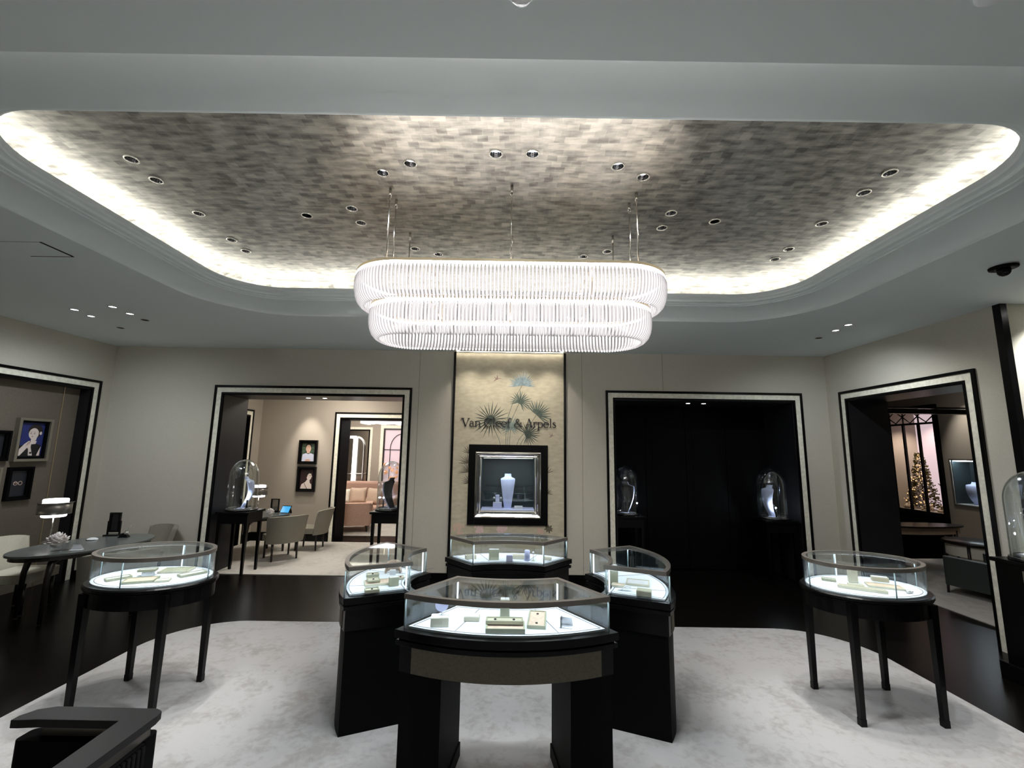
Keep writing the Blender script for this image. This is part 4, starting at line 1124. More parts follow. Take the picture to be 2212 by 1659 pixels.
JAR = [(-3.610, 6.16, -PI/2, 'bell jar with necklace bust at the left side of the left doorway', 'pale blue necklace bust turned right in the leftmost bell jar', 'tall black table with legs at the left side of the left doorway'),
       (-1.672, 6.37, PI/2, 'bell jar half hidden by the right trim of the left doorway', 'dark backed necklace bust in the bell jar at the right of the left doorway', 'black table with legs under the jar at the right of the left doorway'),
       (1.612, 6.37, 2.6, 'bell jar half hidden by the left trim of the black doorway', 'grey backed necklace bust in the bell jar at the left of the black doorway', 'black table under the jar at the left of the black doorway'),
       (3.535, 6.16, PI/2+2.6, 'bell jar with lit bust at the right side of the black doorway', 'pale necklace bust turned left in the bell jar right in the black doorway', 'black table under the jar at the right of the black doorway')]
for k, (x, y, rz, l1, l2, l3) in enumerate(JAR):
    jar_table(l3, (x, y, .008 if k < 2 else 0), 0, TZ, group='tall black tables in the doorways')
    z0 = TZ+(.008 if k < 2 else 0)
    bell_jar(l1, (x, y, z0), [0, PI, .4, -1.2][k])
    bz = [1.82, 4.30, 2.3, -1.25][k]
    bust(l2, (x+[0, .03, -.02, -.01][k], y, z0+.024), bz, .42, w=[1.4, 1.4, 1.4, 1.15][k], lean=.13 if k == 3 else .16)
jar_table('black plinth table under the bell jar at the right edge', (4.0, 3.46, 0), 0, .880, 'plinth')
bell_jar('large bell jar cut off by the right edge of the picture', (4.0, 3.46, .880), 1.2)
bust('pale necklace bust in the bell jar at the right edge', (4.02, 3.46, .904), .4, .42, w=1.5, lean=.16)
# doorway soffit lights
for k, (x, y, z, l) in enumerate(((-2.86, 6.22, OPL[2]-.012, 'left one of two small lights in the soffit of the left doorway'), (-2.63, 6.22, OPL[2]-.012, 'right one of two small lights in the soffit of the left doorway'),
                                  (2.48, 6.22, OPR[2]-.012, 'left one of two small lights in the soffit of the black doorway'), (2.70, 6.22, OPR[2]-.012, 'right one of two small lights in the soffit of the black doorway'))):
    t = thing('soffit_light', l, 'downlight', (x, y, z), 0, 'small lights over the doorways')
    MB().lathe([(.05, 0), (.05, -.003), (.03, -.004)], (0, 0, 0), 20).build('trim_ring', 'nickel' if k < 2 else 'blackmatte', t)
    MB().lathe([(.028, -.0042), (.0001, -.0045)], (0, 0, 0), 16).build('lens', 'lens', t)
    spot('soffit_beam', (x, y, z-.01), (x, y, 0), 6 if k < 2 else 2.0, 60, .6, (1, .95, .88), .02)
# ------------------------------------------------------------------ furniture
def oval_desk(label, loc, rz, a, bq, h, group=None):
    t = thing('oval_desk', label, 'desk', loc, rz, group)
    MB().prism(ell(0, 0, a, bq, 48), h-.022, h).build('tabletop', 'desktop', t, bevel=.004)
    MB().ring(ell(0, 0, a-.03, bq-.03, 48), [(0, h-.06), (0, h-.022), (-.02, h-.022), (-.02, h-.06)]).build('apron', 'wooddark', t)
    for sx in (-1, 1):
        for sy in (-1, 1):
            x, y = sx*a*.62, sy*bq*.5
            b = MB(); b.tube([(x*.72, y*.72, h-.055), (x*.95, y*.95, h-.10), (x*1.0, y*1.0, h-.22), (x*1.02, y*1.02, .008)], [.045, .032, .024, .016], 10); b.build('leg', 'wooddark', t)
    return t
def chair(label, loc, rz, uph, group, h=.665, sh=.365, w=.42):
    """faces local +y"""
    t = thing('upholstered_chair', label, 'chair', loc, rz, group)
    d = w*.95
    b = MB(); b.prism(rrect(-w/2, w/2, -d/2, d/2, .06, 5), sh-.085, sh); b.build('seat', uph, t, bevel=.018)
    b = MB(); rows = []; nn = 16; kk = 9
    for k in range(kk+1):
        v = k/kk; z = sh-.10+(h-sh+.10)*v
        for i in range(nn+1):
            a = R(-90-62+124*i/nn); rr = w*.56+.03*v
            cy0 = -d/2+w*.48-.06*v
            ed = 1-.06*max(0, v-.75)*4*abs(2*i/nn-1)**4
            zz = sh-.10+(z-sh+.10)*ed
            rows.append((rr*math.cos(a), cy0+rr*math.sin(a), zz)); 
    back = []
    for (x, y, z) in rows:
        l = math.hypot(x, y+d/2-w*.48); back.append((x*(1+.055/w*1.6), y-.03, z-.004 if z > h-.03 else z))
    f = lambda k, i: k*(nn+1)+i; N = len(rows)
    fs = [(f(k, i), f(k+1, i), f(k+1, i+1), f(k, i+1)) for k in range(kk) for i in range(nn)]+[(N+f(k, i), N+f(k, i+1), N+f(k+1, i+1), N+f(k+1, i)) for k in range(kk) for i in range(nn)]
    b.add(rows+back, fs, 0, True)
    b.add(rows+back, [(f(kk, i), N+f(kk, i), N+f(kk, i+1), f(kk, i+1)) for i in range(nn)]+[(f(0, i), f(0, i+1), N+f(0, i+1), N+f(0, i)) for i in range(nn)]
          + [(f(k, 0), N+f(k, 0), N+f(k+1, 0), f(k+1, 0)) for k in range(kk)]+[(f(k, nn), f(k+1, nn), N+f(k+1, nn), N+f(k, nn)) for k in range(kk)], 0, True)
    b.build('backrest', uph, t)
    for sx in (-1, 1):
        for sy in (-1, 1):
            x, y = sx*(w/2-.05), sy*(d/2-.05)
            b = MB(); b.tube([(x, y, sh-.08), (x*1.02, y*1.08, .008 if loc[2] == 0 else 0)], [.02, .013], 8); b.build('leg', 'wooddark', t)
    return t
def ctuft(t, loc): pass
def face(dx, dy): return math.atan2(dy, dx)-PI/2
GD = 'chairs around the left desk'
DH = .63
oval_desk('dark oval desk with smoked top before the left wall opening', (-4.37, 4.80, 0), 1.22, .60, .39, DH)
chair('white upholstered chair between the left desk and the pictures', (-4.90, 4.72, 0), face(1, .15), 'cream_uph', GD, .70, .385)
chair('taupe chair at the near end of the left desk cut by the picture edge', (-4.80, 3.98, 0), face(.25, 1), 'taupe_uph', GD, .70, .385)
chair('taupe chair with its back to the left oval showcase', (-3.70, 4.40, 0), face(-.72, .70), 'taupe_uph', GD, .70, .385, .44)
chair('taupe chair at the far end of the left desk, only its top showing', (-4.42, 5.66, 0), face(-.25, -.97), 'taupe_uph', GD, .655, .37, .30)
def lamp(label, loc, h0, r):
    t = thing('table_lamp', label, 'lamp', loc)
    MB().lathe([(.07, 0), (.07, .008), (.02, .014), (.0001, .014)], (0, 0, 0), 24).build('base', 'bronze', t)
    MB().tube([(0, 0, .012), (0, 0, h0+.02)], .006, 10).build('pole', 'nickel', t)
    MB().lathe([(r*.70, h0+.002), (r*.74, h0+.010), (r*.74, h0+.028), (r*.72, h0+.034)], (0, 0, 0), 32).build('lower_diffuser', 'lampglow', t)
    MB().lathe([(r, h0+.034), (r, h0+.150)], (0, 0, 0), 32).build('metal_band', 'bronze', t)
    MB().lathe([(r*1.02, h0+.032), (r*1.02, h0+.036)], (0, 0, 0), 32).build('lower_rim', 'steel', t)
    MB().lathe([(r*1.08, h0+.148), (r*1.08, h0+.153)], (0, 0, 0), 32).build('upper_rim', 'steel', t)
    MB().lathe([(r*.74, h0+.154), (r*.76, h0+.160), (r*.76, h0+.178), (r*.72, h0+.186)], (0, 0, 0), 32).build('upper_diffuser', 'lampglow', t)
    return t
lamp('lit two tier lamp with dark metal band standing on the left desk', (-4.82, 4.86, DH), .255, .135)
def flowers(label, loc, r, n=46):
    t = thing('flower_bowl', label, 'flowers', loc)
    MB().lathe([(r*.35, 0), (r*.52, r*.3), (r*.62, r*.62)], (0, 0, 0), 20).build('bowl', 'vase', t)
    b = MB(); rr = random.Random(int(loc[0]*100))
    for k in range(n):
        u = (k+.5)/n; el_ = math.asin(1-1.25*u); az = k*2.39996
        d = Vector((math.cos(el_)*math.cos(az), math.cos(el_)*math.sin(az), math.sin(el_)))
        c = Vector((0, 0, r*.85)); s_ = d.cross(Vector((0, 0, 1.01))).normalized(); u_ = s_.cross(d)
        L_ = r*rr.uniform(.75, 1.0); w_ = r*.30
        p0 = c+d*r*.25; p1 = c+d*L_*.75; p2 = c+d*L_+u_*r*.12
        b.add([p0, p1+s_*w_, p2+s_*w_*.35, p2-s_*w_*.35, p1-s_*w_, p1+u_*w_*.45+d*.01], [(0, 1, 5), (1, 2, 5), (2, 3, 5), (3, 4, 5), (4, 0, 5), (0, 4, 3, 2, 1)], 0, True)
    b.ball((0, 0, r*.85), r*.55, 12, 8)
    b.build('petals', 'petal', t)
    return t
flowers('white petalled flower in a small bowl at the near end of the left desk', (-4.36, 4.47, DH), .098)
t = thing('tent_card', 'small white tent card behind the flower bowl on the left desk', 'card', (-4.22, 4.53, DH), .3)
b = MB(); b.plate([(-.05, 0), (.05, 0), (.03, .05), (-.03, .05)], .002, lambda u, v, d: (u, -v*.5+d+.02, v)); b.bb(-.05, .05, -.02, .022, 0, .002); b.build('card', 'paper', t)
t = thing('computer_mouse', 'white rounded device lying on the middle of the left desk', 'mouse', (-4.50, 5.0, DH))
MB().ball((0, 0, .0), .05, 16, 10, sx=1.2, sy=.8, sz=.5).build('body', 'plastic_white', t)
for v in t.children[0].data.vertices: v.co.z = max(v.co.z, 0)
MB().lathe([(.055, 0), (.055, .004)], (0, 0, 0), 20).build('pad', 'blackmatte', t)
t = thing('table_mirror', 'black framed upright mirror stand at the far end of the left desk', 'mirror', (-4.50, 5.25, DH), .15)
b = MB(); rectframe(b, -.038, .038, .055, .235, .018, -.012, .012); b.build('frame', 'black', t)
MB().bb(-.038, .038, .0, .006, .055, .235).build('glass', 'darkcup', t)
MB().bb(-.075, .075, -.05, .05, 0, .014).build('foot', 'black', t)
b = MB(); b.bb(-.066, -.056, -.01, .01, .014, .16); b.bb(.056, .066, -.01, .01, .014, .16); b.build('posts', 'black', t)
t = thing('card_holder', 'steel desk stand with slanting pen at the far end of the left desk', 'stand', (-4.30, 5.16, DH), .2)
b = MB(); b.prism([(-.05, -.03), (.05, -.03), (.05, .03), (-.05, .03)], 0, .045, taper=.35); b.build('base', 'black', t)
MB().tube([(-.02, 0, .03), (.06, .01, .13)], .003, 8).build('pen', 'steel', t)
MB().ball((.02, 0, .045), .022, 12, 8).build('knob', 'steel', t)

# salon group
GS = 'chairs of the room behind the left doorway'
oval_desk('dark oval desk in the room behind the left doorway', (-3.93, 7.20, .0), 1.15, .52, .36, .60)
chair('pale grey chair with its back turned, before the desk in the left doorway room', (-3.43, 6.96, 0), face(-.70, .71), 'taupe_uph', GS, .655, .36, .44)
chair('pale grey chair seen from the side, behind the desk in the left doorway room', (-3.29, 7.62, 0), face(-1, -.05), 'taupe_uph', GS, .66, .36, .42)
lamp('lit two tier lamp on the desk of the room behind the left doorway', (-4.02, 7.30, .60), .255, .120)
flowers('white flower ball on the desk of the room behind the left doorway', (-3.62, 6.92, .60), .075)
t = thing('table_mirror', 'black framed upright stand on the desk behind the left doorway', 'mirror', (-3.83, 7.46, .60), -.1)
b = MB(); rectframe(b, -.055, .055, .03, .20, .015, -.01, .01); b.build('frame', 'black', t)
MB().bb(-.055, .055, 0, .004, .03, .20).build('glass', 'chrome_cup', t)
MB().bb(-.07, .07, -.04, .04, 0, .016).build('foot', 'black', t)
t = thing('tablet', 'tablet with a glowing blue screen on the desk behind the left doorway', 'tablet', (-3.62, 7.36, .60), -.25)
b = MB(); b.plate([(-.085, 0), (.085, 0), (.085, .125), (-.085, .125)], .008, lambda u, v, d: (u, v*.5-d, v*.87+.004)); b.build('case', 'black', t)
b = MB(); b.plate([(-.077, .010), (.077, .010), (.077, .115), (-.077, .115)], .001, lambda u, v, d: (u, v*.5-.0085-d, v*.87+.004)); b.build('screen', 'screen', t)
b = MB(); b.plate([(.06, 0), (.10, 0), (.075, .06)], .02, lambda u, v, d: (u-.03, .09-u*.2+d, v)); b.build('stand', 'black', t)

# ------------------------------------------------------------------ framed pictures
SK = mat('photo_skin', (.62, .40, .30), .6); SKP = mat('photo_pale_skin', (.82, .70, .64), .6); SKS = mat('photo_skin_shade', (.36, .20, .14), .6)
HR = mat('photo_dark_hair', (.020, .013, .011), .6); NAVY = mat('photo_navy', (.02, .03, .17), .6); PBLK = mat('photo_black', (.006, .006, .008), .5)
GRN = mat('photo_foliage', (.045, .075, .045), .6, var=.7, scale=30); LAV = mat('photo_white_dress', (.55, .58, .72), .6); MAR = mat('photo_maroon', (.030, .010, .012), .6)
LIP = mat('photo_lip', (.34, .10, .09), .6); GOLDP = mat('photo_gold', (.70, .52, .42), .4); DKG = mat('photo_slate', (.016, .017, .024), .5)
for m_ in (SK, SKP, NAVY, LAV, GOLDP, GRN):
    b_ = m_.node_tree.nodes['Principled BSDF']
def P2(u, v, d): return (u, -d, v)
def picture(label, loc, rz, w, h, fw, fm, depth, painter, group):
    """centre of the picture at loc; local -y faces the viewer"""
    t = thing('framed_picture', label, 'picture', loc, rz, group)
    rectframe(MB(), -w/2+fw, w/2-fw, -h/2+fw, h/2-fw, fw, -depth, 0).build('frame', fm, t, bevel=.003)
    rectframe(MB(), -w/2+fw+.022, w/2-fw-.022, -h/2+fw+.022, h/2-fw-.022, .022, -depth*.6, 0).build('mat_border', 'blackmatte', t)
    b = MB(); mats = painter(b, w/2-fw-.020, h/2-fw-.020)
    b.build('photograph', mats, t)
    return t
def quad(b, x0, x1, z0, z1, d, mi): b.plate([(x0, z0), (x1, z0), (x1, z1), (x0, z1)], d, P2, mi)
def oval(b, cx, cz, rx, rz_, d, mi, n=22, a0=0, a1=360): b.plate([(cx+rx*math.cos(R(a0+(a1-a0)*k/n)), cz+rz_*math.sin(R(a0+(a1-a0)*k/n))) for k in range(n+(0 if a1-a0 == 360 else 1))], d, P2, mi)
def features(b, cx, cz, rx, rz_, d, dark, lip, turn=0):
    for s in (-1, 1):
        ex = cx+turn*rx*.25+s*rx*.40
        b.plate([(ex-rx*.22, cz+rz_*.02), (ex, cz+rz_*.10), (ex+rx*.22, cz+rz_*.02), (ex, cz-rz_*.05)], d, P2, dark)
        b.plate([(ex-rx*.28, cz+rz_*.24), (ex, cz+rz_*.34), (ex+rx*.28, cz+rz_*.24), (ex, cz+rz_*.28)], d, P2, dark)
    nx = cx+turn*rx*.32
    b.plate([(nx-rx*.10, cz-rz_*.28), (nx+rx*.12, cz-rz_*.30), (nx+rx*.03, cz-rz_*.24)], d, P2, lip)
    b.plate([(nx-rx*.28, cz-rz_*.55), (nx, cz-rz_*.49), (nx+rx*.28, cz-rz_*.55), (nx, cz-rz_*.63)], d, P2, lip)
def p_navy(b, W, H):
    quad(b, -W, W, -H, H, .004, 0)
    b.plate([(-W*.85, -H*.35), (W*.30, -H*.20), (W*.85, -H*.30), (W*.95, -H), (-W*.95, -H)], .005, P2, 1)            # black dress
    oval(b, W*.28, H*.52, W*.58, H*.40, .005, 2)                                                                        # hair
    b.plate([(W*.0, -H*.10), (W*.42, -H*.02), (W*.48, H*.2), (W*.02, H*.16)], .0055, P2, 3)                             # neck
    b.plate([(-W*.05, -H*.12), (W*.10, -H*.26), (W*.42, -H*.24), (W*.50, -H*.08), (W*.2, -H*.02)], .0056, P2, 3)
    oval(b, W*.16, H*.36, W*.40, H*.33, .006, 3); oval(b, W*.72, H*.40, W*.10, H*.10, .006, 3)                          # face, ear
    b.plate([(-W*.22, H*.56), (W*.05, H*.68), (W*.30, H*.70), (W*.62, H*.45), (W*.66, H*.72), (W*.3, H*.9), (-W*.1, H*.8)], .0065, P2, 2)
    features(b, W*.10, H*.36, W*.36, H*.31, .007, 2, 4, -.35)
    # joined hands and forearms
    b.plate([(-W*.92, -H*.92), (-W*.80, -H*.55), (-W*.45, -H*.25), (-W*.12, -H*.06), (W*.02, -H*.12), (-W*.02, -H*.3), (-W*.35, -H*.6), (-W*.72, -H*.93)], .0075, P2, 3)
    b.plate([(-W*.10, -H*.55), (-W*.28, -H*.38), (-W*.02, -H*.12), (W*.08, -H*.20), (W*.06, -H*.42), (W*.28, -H*.92), (-W*.04, -H*.92)], .008, P2, 3)
    for k in range(4): b.ribbon([(-W*(.36-.09*k), -H*(.36-.03*k)), (-W*(.16-.05*k), -H*(.13-.015*k))], W*.02, .0085, P2, 5)
    oval(b, W*.10, -H*.76, W*.09, H*.06, .009, 2); quad(b, -W*.88, -W*.80, -H*.5, -H*.18, .0052, 3); b.plate([(W*.62, -H*.93), (W*.86, -H*.93), (W*.88, -H*.4), (W*.76, -H*.6)], .006, P2, 3)
    return [NAVY, PBLK, HR, SKP, LIP, SKS]
def p_rings(b, W, H):
    quad(b, -W, W, -H, H, .004, 0)
    for s, n in ((-1, 6), (1, 9)):
        for rr in ((.24, .18),):
            k = 20
            b.plate([(W*(s*.28+.05)+W*.26*math.cos(2*PI*i/k), H*.02+W*.26*math.sin(2*PI*i/k)) for i in range(k)], .005, P2, 1)
            b.plate([(W*(s*.28+.05)+W*.19*math.cos(2*PI*i/k), H*.02+W*.19*math.sin(2*PI*i/k)) for i in range(k)], .0056, P2, 0)
    b.plate([(-W*.40, H*.03), (-W*.06, H*.03), (-W*.06, H*.08), (-W*.40, H*.08)], .006, P2, 1)
    return [DKG, GOLDP]
def p_gem(b, W, H):
    quad(b, -W, W, -H, H, .004, 0)
    b.plate([(W*.0, -H*.05), (W*.35, H*.02), (W*.62, H*.14), (W*.50, H*.30), (W*.2, H*.30), (-.1*W, H*.12)], .005, P2, 1)
    return [DKG, LAV]
def p_dark(b, W, H):
    quad(b, -W, W, -H, H, .004, 0); oval(b, -W*.2, 0, W*.25, H*.25, .005, 1)
    return [DKG, SKP]
def p_white(b, W, H):
    quad(b, -W, W, -H, H, .004, 0)
    oval(b, .0, H*.55, W*.48, H*.40, .005, 2)
    b.plate([(-W*.22, -H*.12), (W*.22, -H*.12), (W*.2, H*.3), (-W*.2, H*.3)], .0054, P2, 1)
    oval(b, 0, H*.38, W*.38, H*.42, .006, 1)
    b.plate([(-W*.40, H*.50), (-W*.25, H*.72), (0, H*.80), (W*.25, H*.72), (W*.40, H*.50), (W*.42, H*.85), (0, H*.99), (-W*.42, H*.85)], .0065, P2, 2)
    features(b, 0, H*.36, W*.36, H*.38, .007, 2, 4)
    b.plate([(-W*.92, -H), (-W*.85, -H*.25), (-W*.35, -H*.12), (0, -H*.22), (W*.35, -H*.12), (W*.85, -H*.25), (W*.92, -H)], .0062, P2, 3)
    b.plate([(-W*.5, -H), (-W*.25, -H*.76), (W*.25, -H*.76), (W*.5, -H)], .0072, P2, 1)
    for k in range(5): b.ribbon([(-W*.3+W*.12*k, -H*.98), (-W*.2+W*.10*k, -H*.80)], W*.02, .0078, P2, 5)
    return [GRN, SK, HR, LAV, LIP, SKS]
def p_maroon(b, W, H):
    quad(b, -W, W, -H, H, .004, 0)
    b.plate([(-W*.9, -H), (-W*.75, -H*.55), (-W*.2, -H*.30), (W*.10, -H*.02), (W*.42, -H*.05), (W*.50, -H*.38), (W*.75, -H*.55), (W*.8, -H)], .005, P2, 1)
    oval(b, W*.18, H*.50, W*.46, H*.36, .0055, 2)
    b.plate([(W*.0, H*.05), (W*.10, H*.42), (W*.30, H*.58), (W*.62, H*.56), (W*.70, H*.34), (W*.78, H*.26), (W*.68, H*.20), (W*.64, H*.02), (W*.40, -H*.10)], .006, P2, 1)
    b.plate([(W*.42, H*.36), (W*.60, H*.38), (W*.60, H*.34), (W*.44, H*.32)], .0065, P2, 2); b.plate([(W*.55, H*.09), (W*.68, H*.10), (W*.58, H*.04)], .0065, P2, 3)
    b.ribbon([(-W*.35, -H*.42), (-W*.1, -H*.75), (W*.15, -H)], W*.06, .0068, P2, 2); oval(b, -W*.02, H*.18, W*.06, H*.08, .0068, 3)
    return [MAR, SKP, HR, LIP]
GP = 'framed pictures on the wall behind the left desk'; NX = XL-.129
picture('framed portrait of a person in black with joined hands on deep blue', (NX, 5.190, 1.690), PI/2, .372, .492, .030, 'silverframe', .055, p_navy, GP)
picture('dark framed picture of two gold rings below the blue portrait', (NX, 5.128, 1.200), PI/2, .258, .368, .022, 'blackmatte', .045, p_rings, GP)
picture('dark picture of a white gem cut off by the left edge', (NX, 4.805, 1.620), PI/2, .31, .330, .022, 'blackmatte', .045, p_gem, GP)
picture('dark framed picture below the gem picture, nearly outside the left edge', (NX, 4.765, 1.20), PI/2, .32, .37, .022, 'silverframe', .045, p_dark, GP)
GQ = 'framed portraits in the room behind the left doorway'
picture('framed portrait of a person in a white top before green leaves', (-3.690, SYB, 1.566), 0, .335, .430, .028, 'black', .045, p_white, GQ)
picture('framed portrait of a person looking right on dark red, below the other', (-3.680, SYB, 1.085), 0, .335, .440, .028, 'black', .045, p_maroon, GQ)
spot('picture_beam', (-3.69, SYB-.42, SZ-.02), (-3.68, SYB, 1.35), 24, 46, .8, (1, .93, .83), .02)
t = thing('added_picture_light', 'unseen ceiling light added to brighten the portraits of the left doorway room', 'downlight', (-3.69, SYB-.42, SZ))  # unseen fitting, added with its spot to brighten the portraits
MB().lathe([(.04, 0), (.04, -.004), (.03, -.005)], (0, 0, 0), 18).build('trim_ring', 'nickel', t); MB().lathe([(.028, -.005), (.0001, -.0055)], (0, 0, 0), 14).build('lens', 'lens', t)

# ------------------------------------------------------------------ lounge seen through two doorways
t = thing('lounge_armchair', 'dusty pink armchair on short legs in the far lounge', 'armchair', (-3.28, 9.45, .008), .25)
b = MB(); b.bb(-.36, .36, -.30, .32, .13, .30); b.build('seat', 'pink_uph', t, bevel=.03)
b = MB(); b.prism(rrect(-.42, -.28, -.34, .36, .05, 4), .13, .52); b.build('arm', 'pink_uph', t, bevel=.03)
b = MB(); b.prism(rrect(.28, .42, -.34, .36, .05, 4), .13, .52); b.build('arm', 'pink_uph', t, bevel=.03)
b = MB(); b.prism(rrect(-.42, .42, -.46, -.30, .06, 4), .13, .56); b.build('backrest', 'pink_uph', t, bevel=.04)
for x in (-.33, .33):
    for y in (-.36, .28): MB().tube([(x, y, .14), (x*1.05, y*1.05, 0)], [.022, .014], 8).build('leg', 'wooddark', t)
t = thing('lounge_sofa', 'pink sofa against the back of the far lounge', 'sofa', (-3.35, 10.55, .008))
MB().bb(-.95, .75, -.38, .38, .12, .36).build('seat', 'pink_uph', t, bevel=.04)
MB().bb(-.95, .75, .30, .48, .12, .86).build('backrest', 'pink_uph', t, bevel=.05)
MB().bb(.60, .80, -.38, .42, .12, .56).build('arm', 'pink_uph', t, bevel=.05)
for x in (-.85, .68):
    for y in (-.3, .35): MB().tube([(x, y, .14), (x, y, 0)], .02, 8).build('leg', 'wooddark', t)
def cushion(label, loc, rz, m, s=.36, tilt=20):
    t = thing('cushion', label, 'cushion', loc, rz, 'cushions on the lounge sofa')
    b = MB(); n_ = 12; vs = []; 
    for sd in (1, -1):
        for i in range(n_+1):
            for j in range(n_+1):
                u, v = -1+2*i/n_, -1+2*j/n_
                th = .07*max(0, (1-u**4)*(1-v**4))**.5; pinch = 1-.08*(1-max(abs(u), abs(v)))
                x, z = u*s/2*(1-.09*(1-v*v)), v*s/2*(1-.09*(1-u*u))
                vs.append((x, -sd*th*1+math.sin(R(tilt))*(z+s/2), z*math.cos(R(tilt))+s/2))
    f = lambda k, i, j: k*(n_+1)**2+i*(n_+1)+j
    b.add(vs, [(f(0, i, j), f(0, i+1, j), f(0, i+1, j+1), f(0, i, j+1)) for i in range(n_) for j in range(n_)]+[(f(1, i, j), f(1, i, j+1), f(1, i+1, j+1), f(1, i+1, j)) for i in range(n_) for j in range(n_)], 0, True)
    b.build('cover', m, t)
    return t
cushion('tan cushion standing on edge in the middle of the lounge sofa', (-3.55, 10.62, .368), .25, 'cush', .38)
cushion('beige cushion leaning right on the lounge sofa', (-3.20, 10.56, .368), -.25, 'cush', .38)
cushion('ivory cushion at the left of the lounge sofa', (-3.92, 10.66, .368), .1, 'cushw', .34)
# arched mirror wall and window
t = thing('arched_mirror', 'tall arched bright mirror in a pale frame at the back of the far lounge', 'mirror', (-3.98, 11.6, 0))
rectframe(MB(), -.75, .30, .25, 2.10, .09, -.03, 0).build('frame', 'cream', t)
rectframe(MB(), -.75, .30, .25, 2.10, .030, -.045, -.0).build('inner_frame', 'black', t)
MB().bb(-.75, .30, -.008, 0, .25, 2.10).build('mirror_glass', 'nickel', t)
b = MB(); b.tube([(-.30, -.03, .25), (-.30, -.03, 1.7)]+[(-.05+.25*math.cos(R(180-180*k/10)), -.03, 1.7+.25*math.sin(R(180-180*k/10))) for k in range(1, 10)]+[(.20, -.03, 1.7), (.20, -.03, .25)], .02, 8); b.tube([(-.75, -.03, 1.0), (.30, -.03, 1.0)], .012, 8); b.build('arch_bars', 'steel', t)
t = thing('sconce', 'bright vertical strip light beside the arched mirror of the lounge', 'wall light', (-4.02, 11.53, 0))
MB().tube([(0, 0, .75), (0, 0, 1.9)], .035, 10).build('tube', 'lampglow', t); MB().bb(-.12, .03, -.02, .03, 1.9, 1.96).build('cap', 'lampglow', t)
PKW = mat('dusk_pink_backdrop', (.45, .34, .36), .6, emit=.22, ecol=(.62, .47, .50)); ORF = mat('orange_blossoms', (.5, .25, .12), .7, emit=.25, ecol=(.8, .35, .15))
e = bpy.data.objects.new('window_1', None); COL.objects.link(e); e.location = (-2.95, 11.6, 0); structure(e)
structure(rectframe(MB(), -.31, .6, .5, 2.13, .12, -.03, 0).build('frame', 'cream', e)); structure(rectframe(MB(), -.31, .6, .5, 2.13, .035, -.05, -.0).build('inner_frame', 'wooddark', e))
structure(MB().bb(-.31, .6, -.006, 0, .5, 2.13).build('backdrop', PKW, e))
b = MB(); b.tube([(-.16, -.03, .5), (-.16, -.03, 1.65)]+[(.14+.30*math.cos(R(180-180*k/12)), -.03, 1.65+.38*math.sin(R(180-180*k/12))) for k in range(1, 12)]+[(.44, -.03, 1.65), (.44, -.03, .5)], .010, 8); b.tube([(-.31, -.03, 1.62), (.6, -.03, 1.62)], .010, 8); structure(b.build('muntins', 'wooddark', e))
b = MB(); rr = random.Random(3)
for k in range(60): b.ball((rr.uniform(-.28, .5), -.02, rr.uniform(.75, 1.30)*(.8+.2*rr.random())), rr.uniform(.02, .05), 6, 4)
structure(b.build('blossoms', ORF, e))
t = thing('lounge_chandelier', 'draped pale chandelier under the ceiling of the far lounge', 'chandelier', (-2.75, 10.2, 2.8))
b = MB()
for k in range(14): b.bb(-.62+.09*k, -.545+.09*k, -.25, .25, -.60+.010*(k % 4), -.47)
b.build('drape', 'lampglow', t); MB().tube([(0, 0, -.4), (0, 0, 0)], .01, 8).build('rod', 'brass', t)

# ------------------------------------------------------------------ parlour behind the right doorway
LILB = mat('lilac_grey_backdrop', (.30, .24, .26), .7, emit=.24, ecol=(.66, .52, .56), var=0)
e = bpy.data.objects.new('window_2', None); COL.objects.link(e); e.location = (PX, 0, 0); e.rotation_euler = (0, 0, -PI/2); structure(e)
# local x = -Y
wx0, wx1, wz0, wz1 = -8.70, -7.76, .69, 2.50
structure(MB().bb(wx0-.05, wx1+.05, .49, .51, wz0-.05, wz1+.05).build('backdrop', LILB, e))
structure(rectframe(MB(), wx0, wx1, wz0, wz1, .06, -.05, .02).build('frame', 'black', e))
b = MB(); q = (wx1-wx0)/3
for k in (1, 2): b.bb(wx0+q*k-.018, wx0+q*k+.018, -.035, 0, wz0, wz1-.26)
b.bb(wx0, wx1, -.035, 0, wz1-.28, wz1-.245)
for k in range(3):
    c_ = wx0+q*(k+.5)
    for s in (-1, 1):
        b.tube([(c_-q/2, -.015, wz1-.125), (c_, -.015, wz1-.125+s*.115), (c_+q/2, -.015, wz1-.125)], .010, 6)
    if k: b.bb(c_-q/2-.008, c_-q/2+.008, -.02, 0, wz1-.25, wz1)
structure(b.build('muntins', 'black', e))
structure(MB().bb(wx0-.06, wx1+.06, -.06, .02, wz0-.36, wz0-.06).build('apron', 'blackmatte', e))
b = MB(); b.bb(wx0-.35, wx0-.06, -.04, .0, .4, 2.75); structure(b.build('curtain', 'blackmatte', e))
FIR = mat('fir_needles', (.20, .18, .075), .8, var=.4, scale=30); GLT = mat('gold_ornaments', (.85, .55, .25), .3, metal=.6, emit=.25, ecol=(1, .65, .3)); TWG = mat('grey_branch', (.13, .10, .095), .9); FBL = mat('cream_blossoms', (.62, .50, .38), .8, var=.4, scale=40)
t = thing('fir_tree', 'small fir tree with golden lights standing in the parlour window', 'tree', (PX+.26, 8.44, wz0))
b = MB(); rr = random.Random(11)
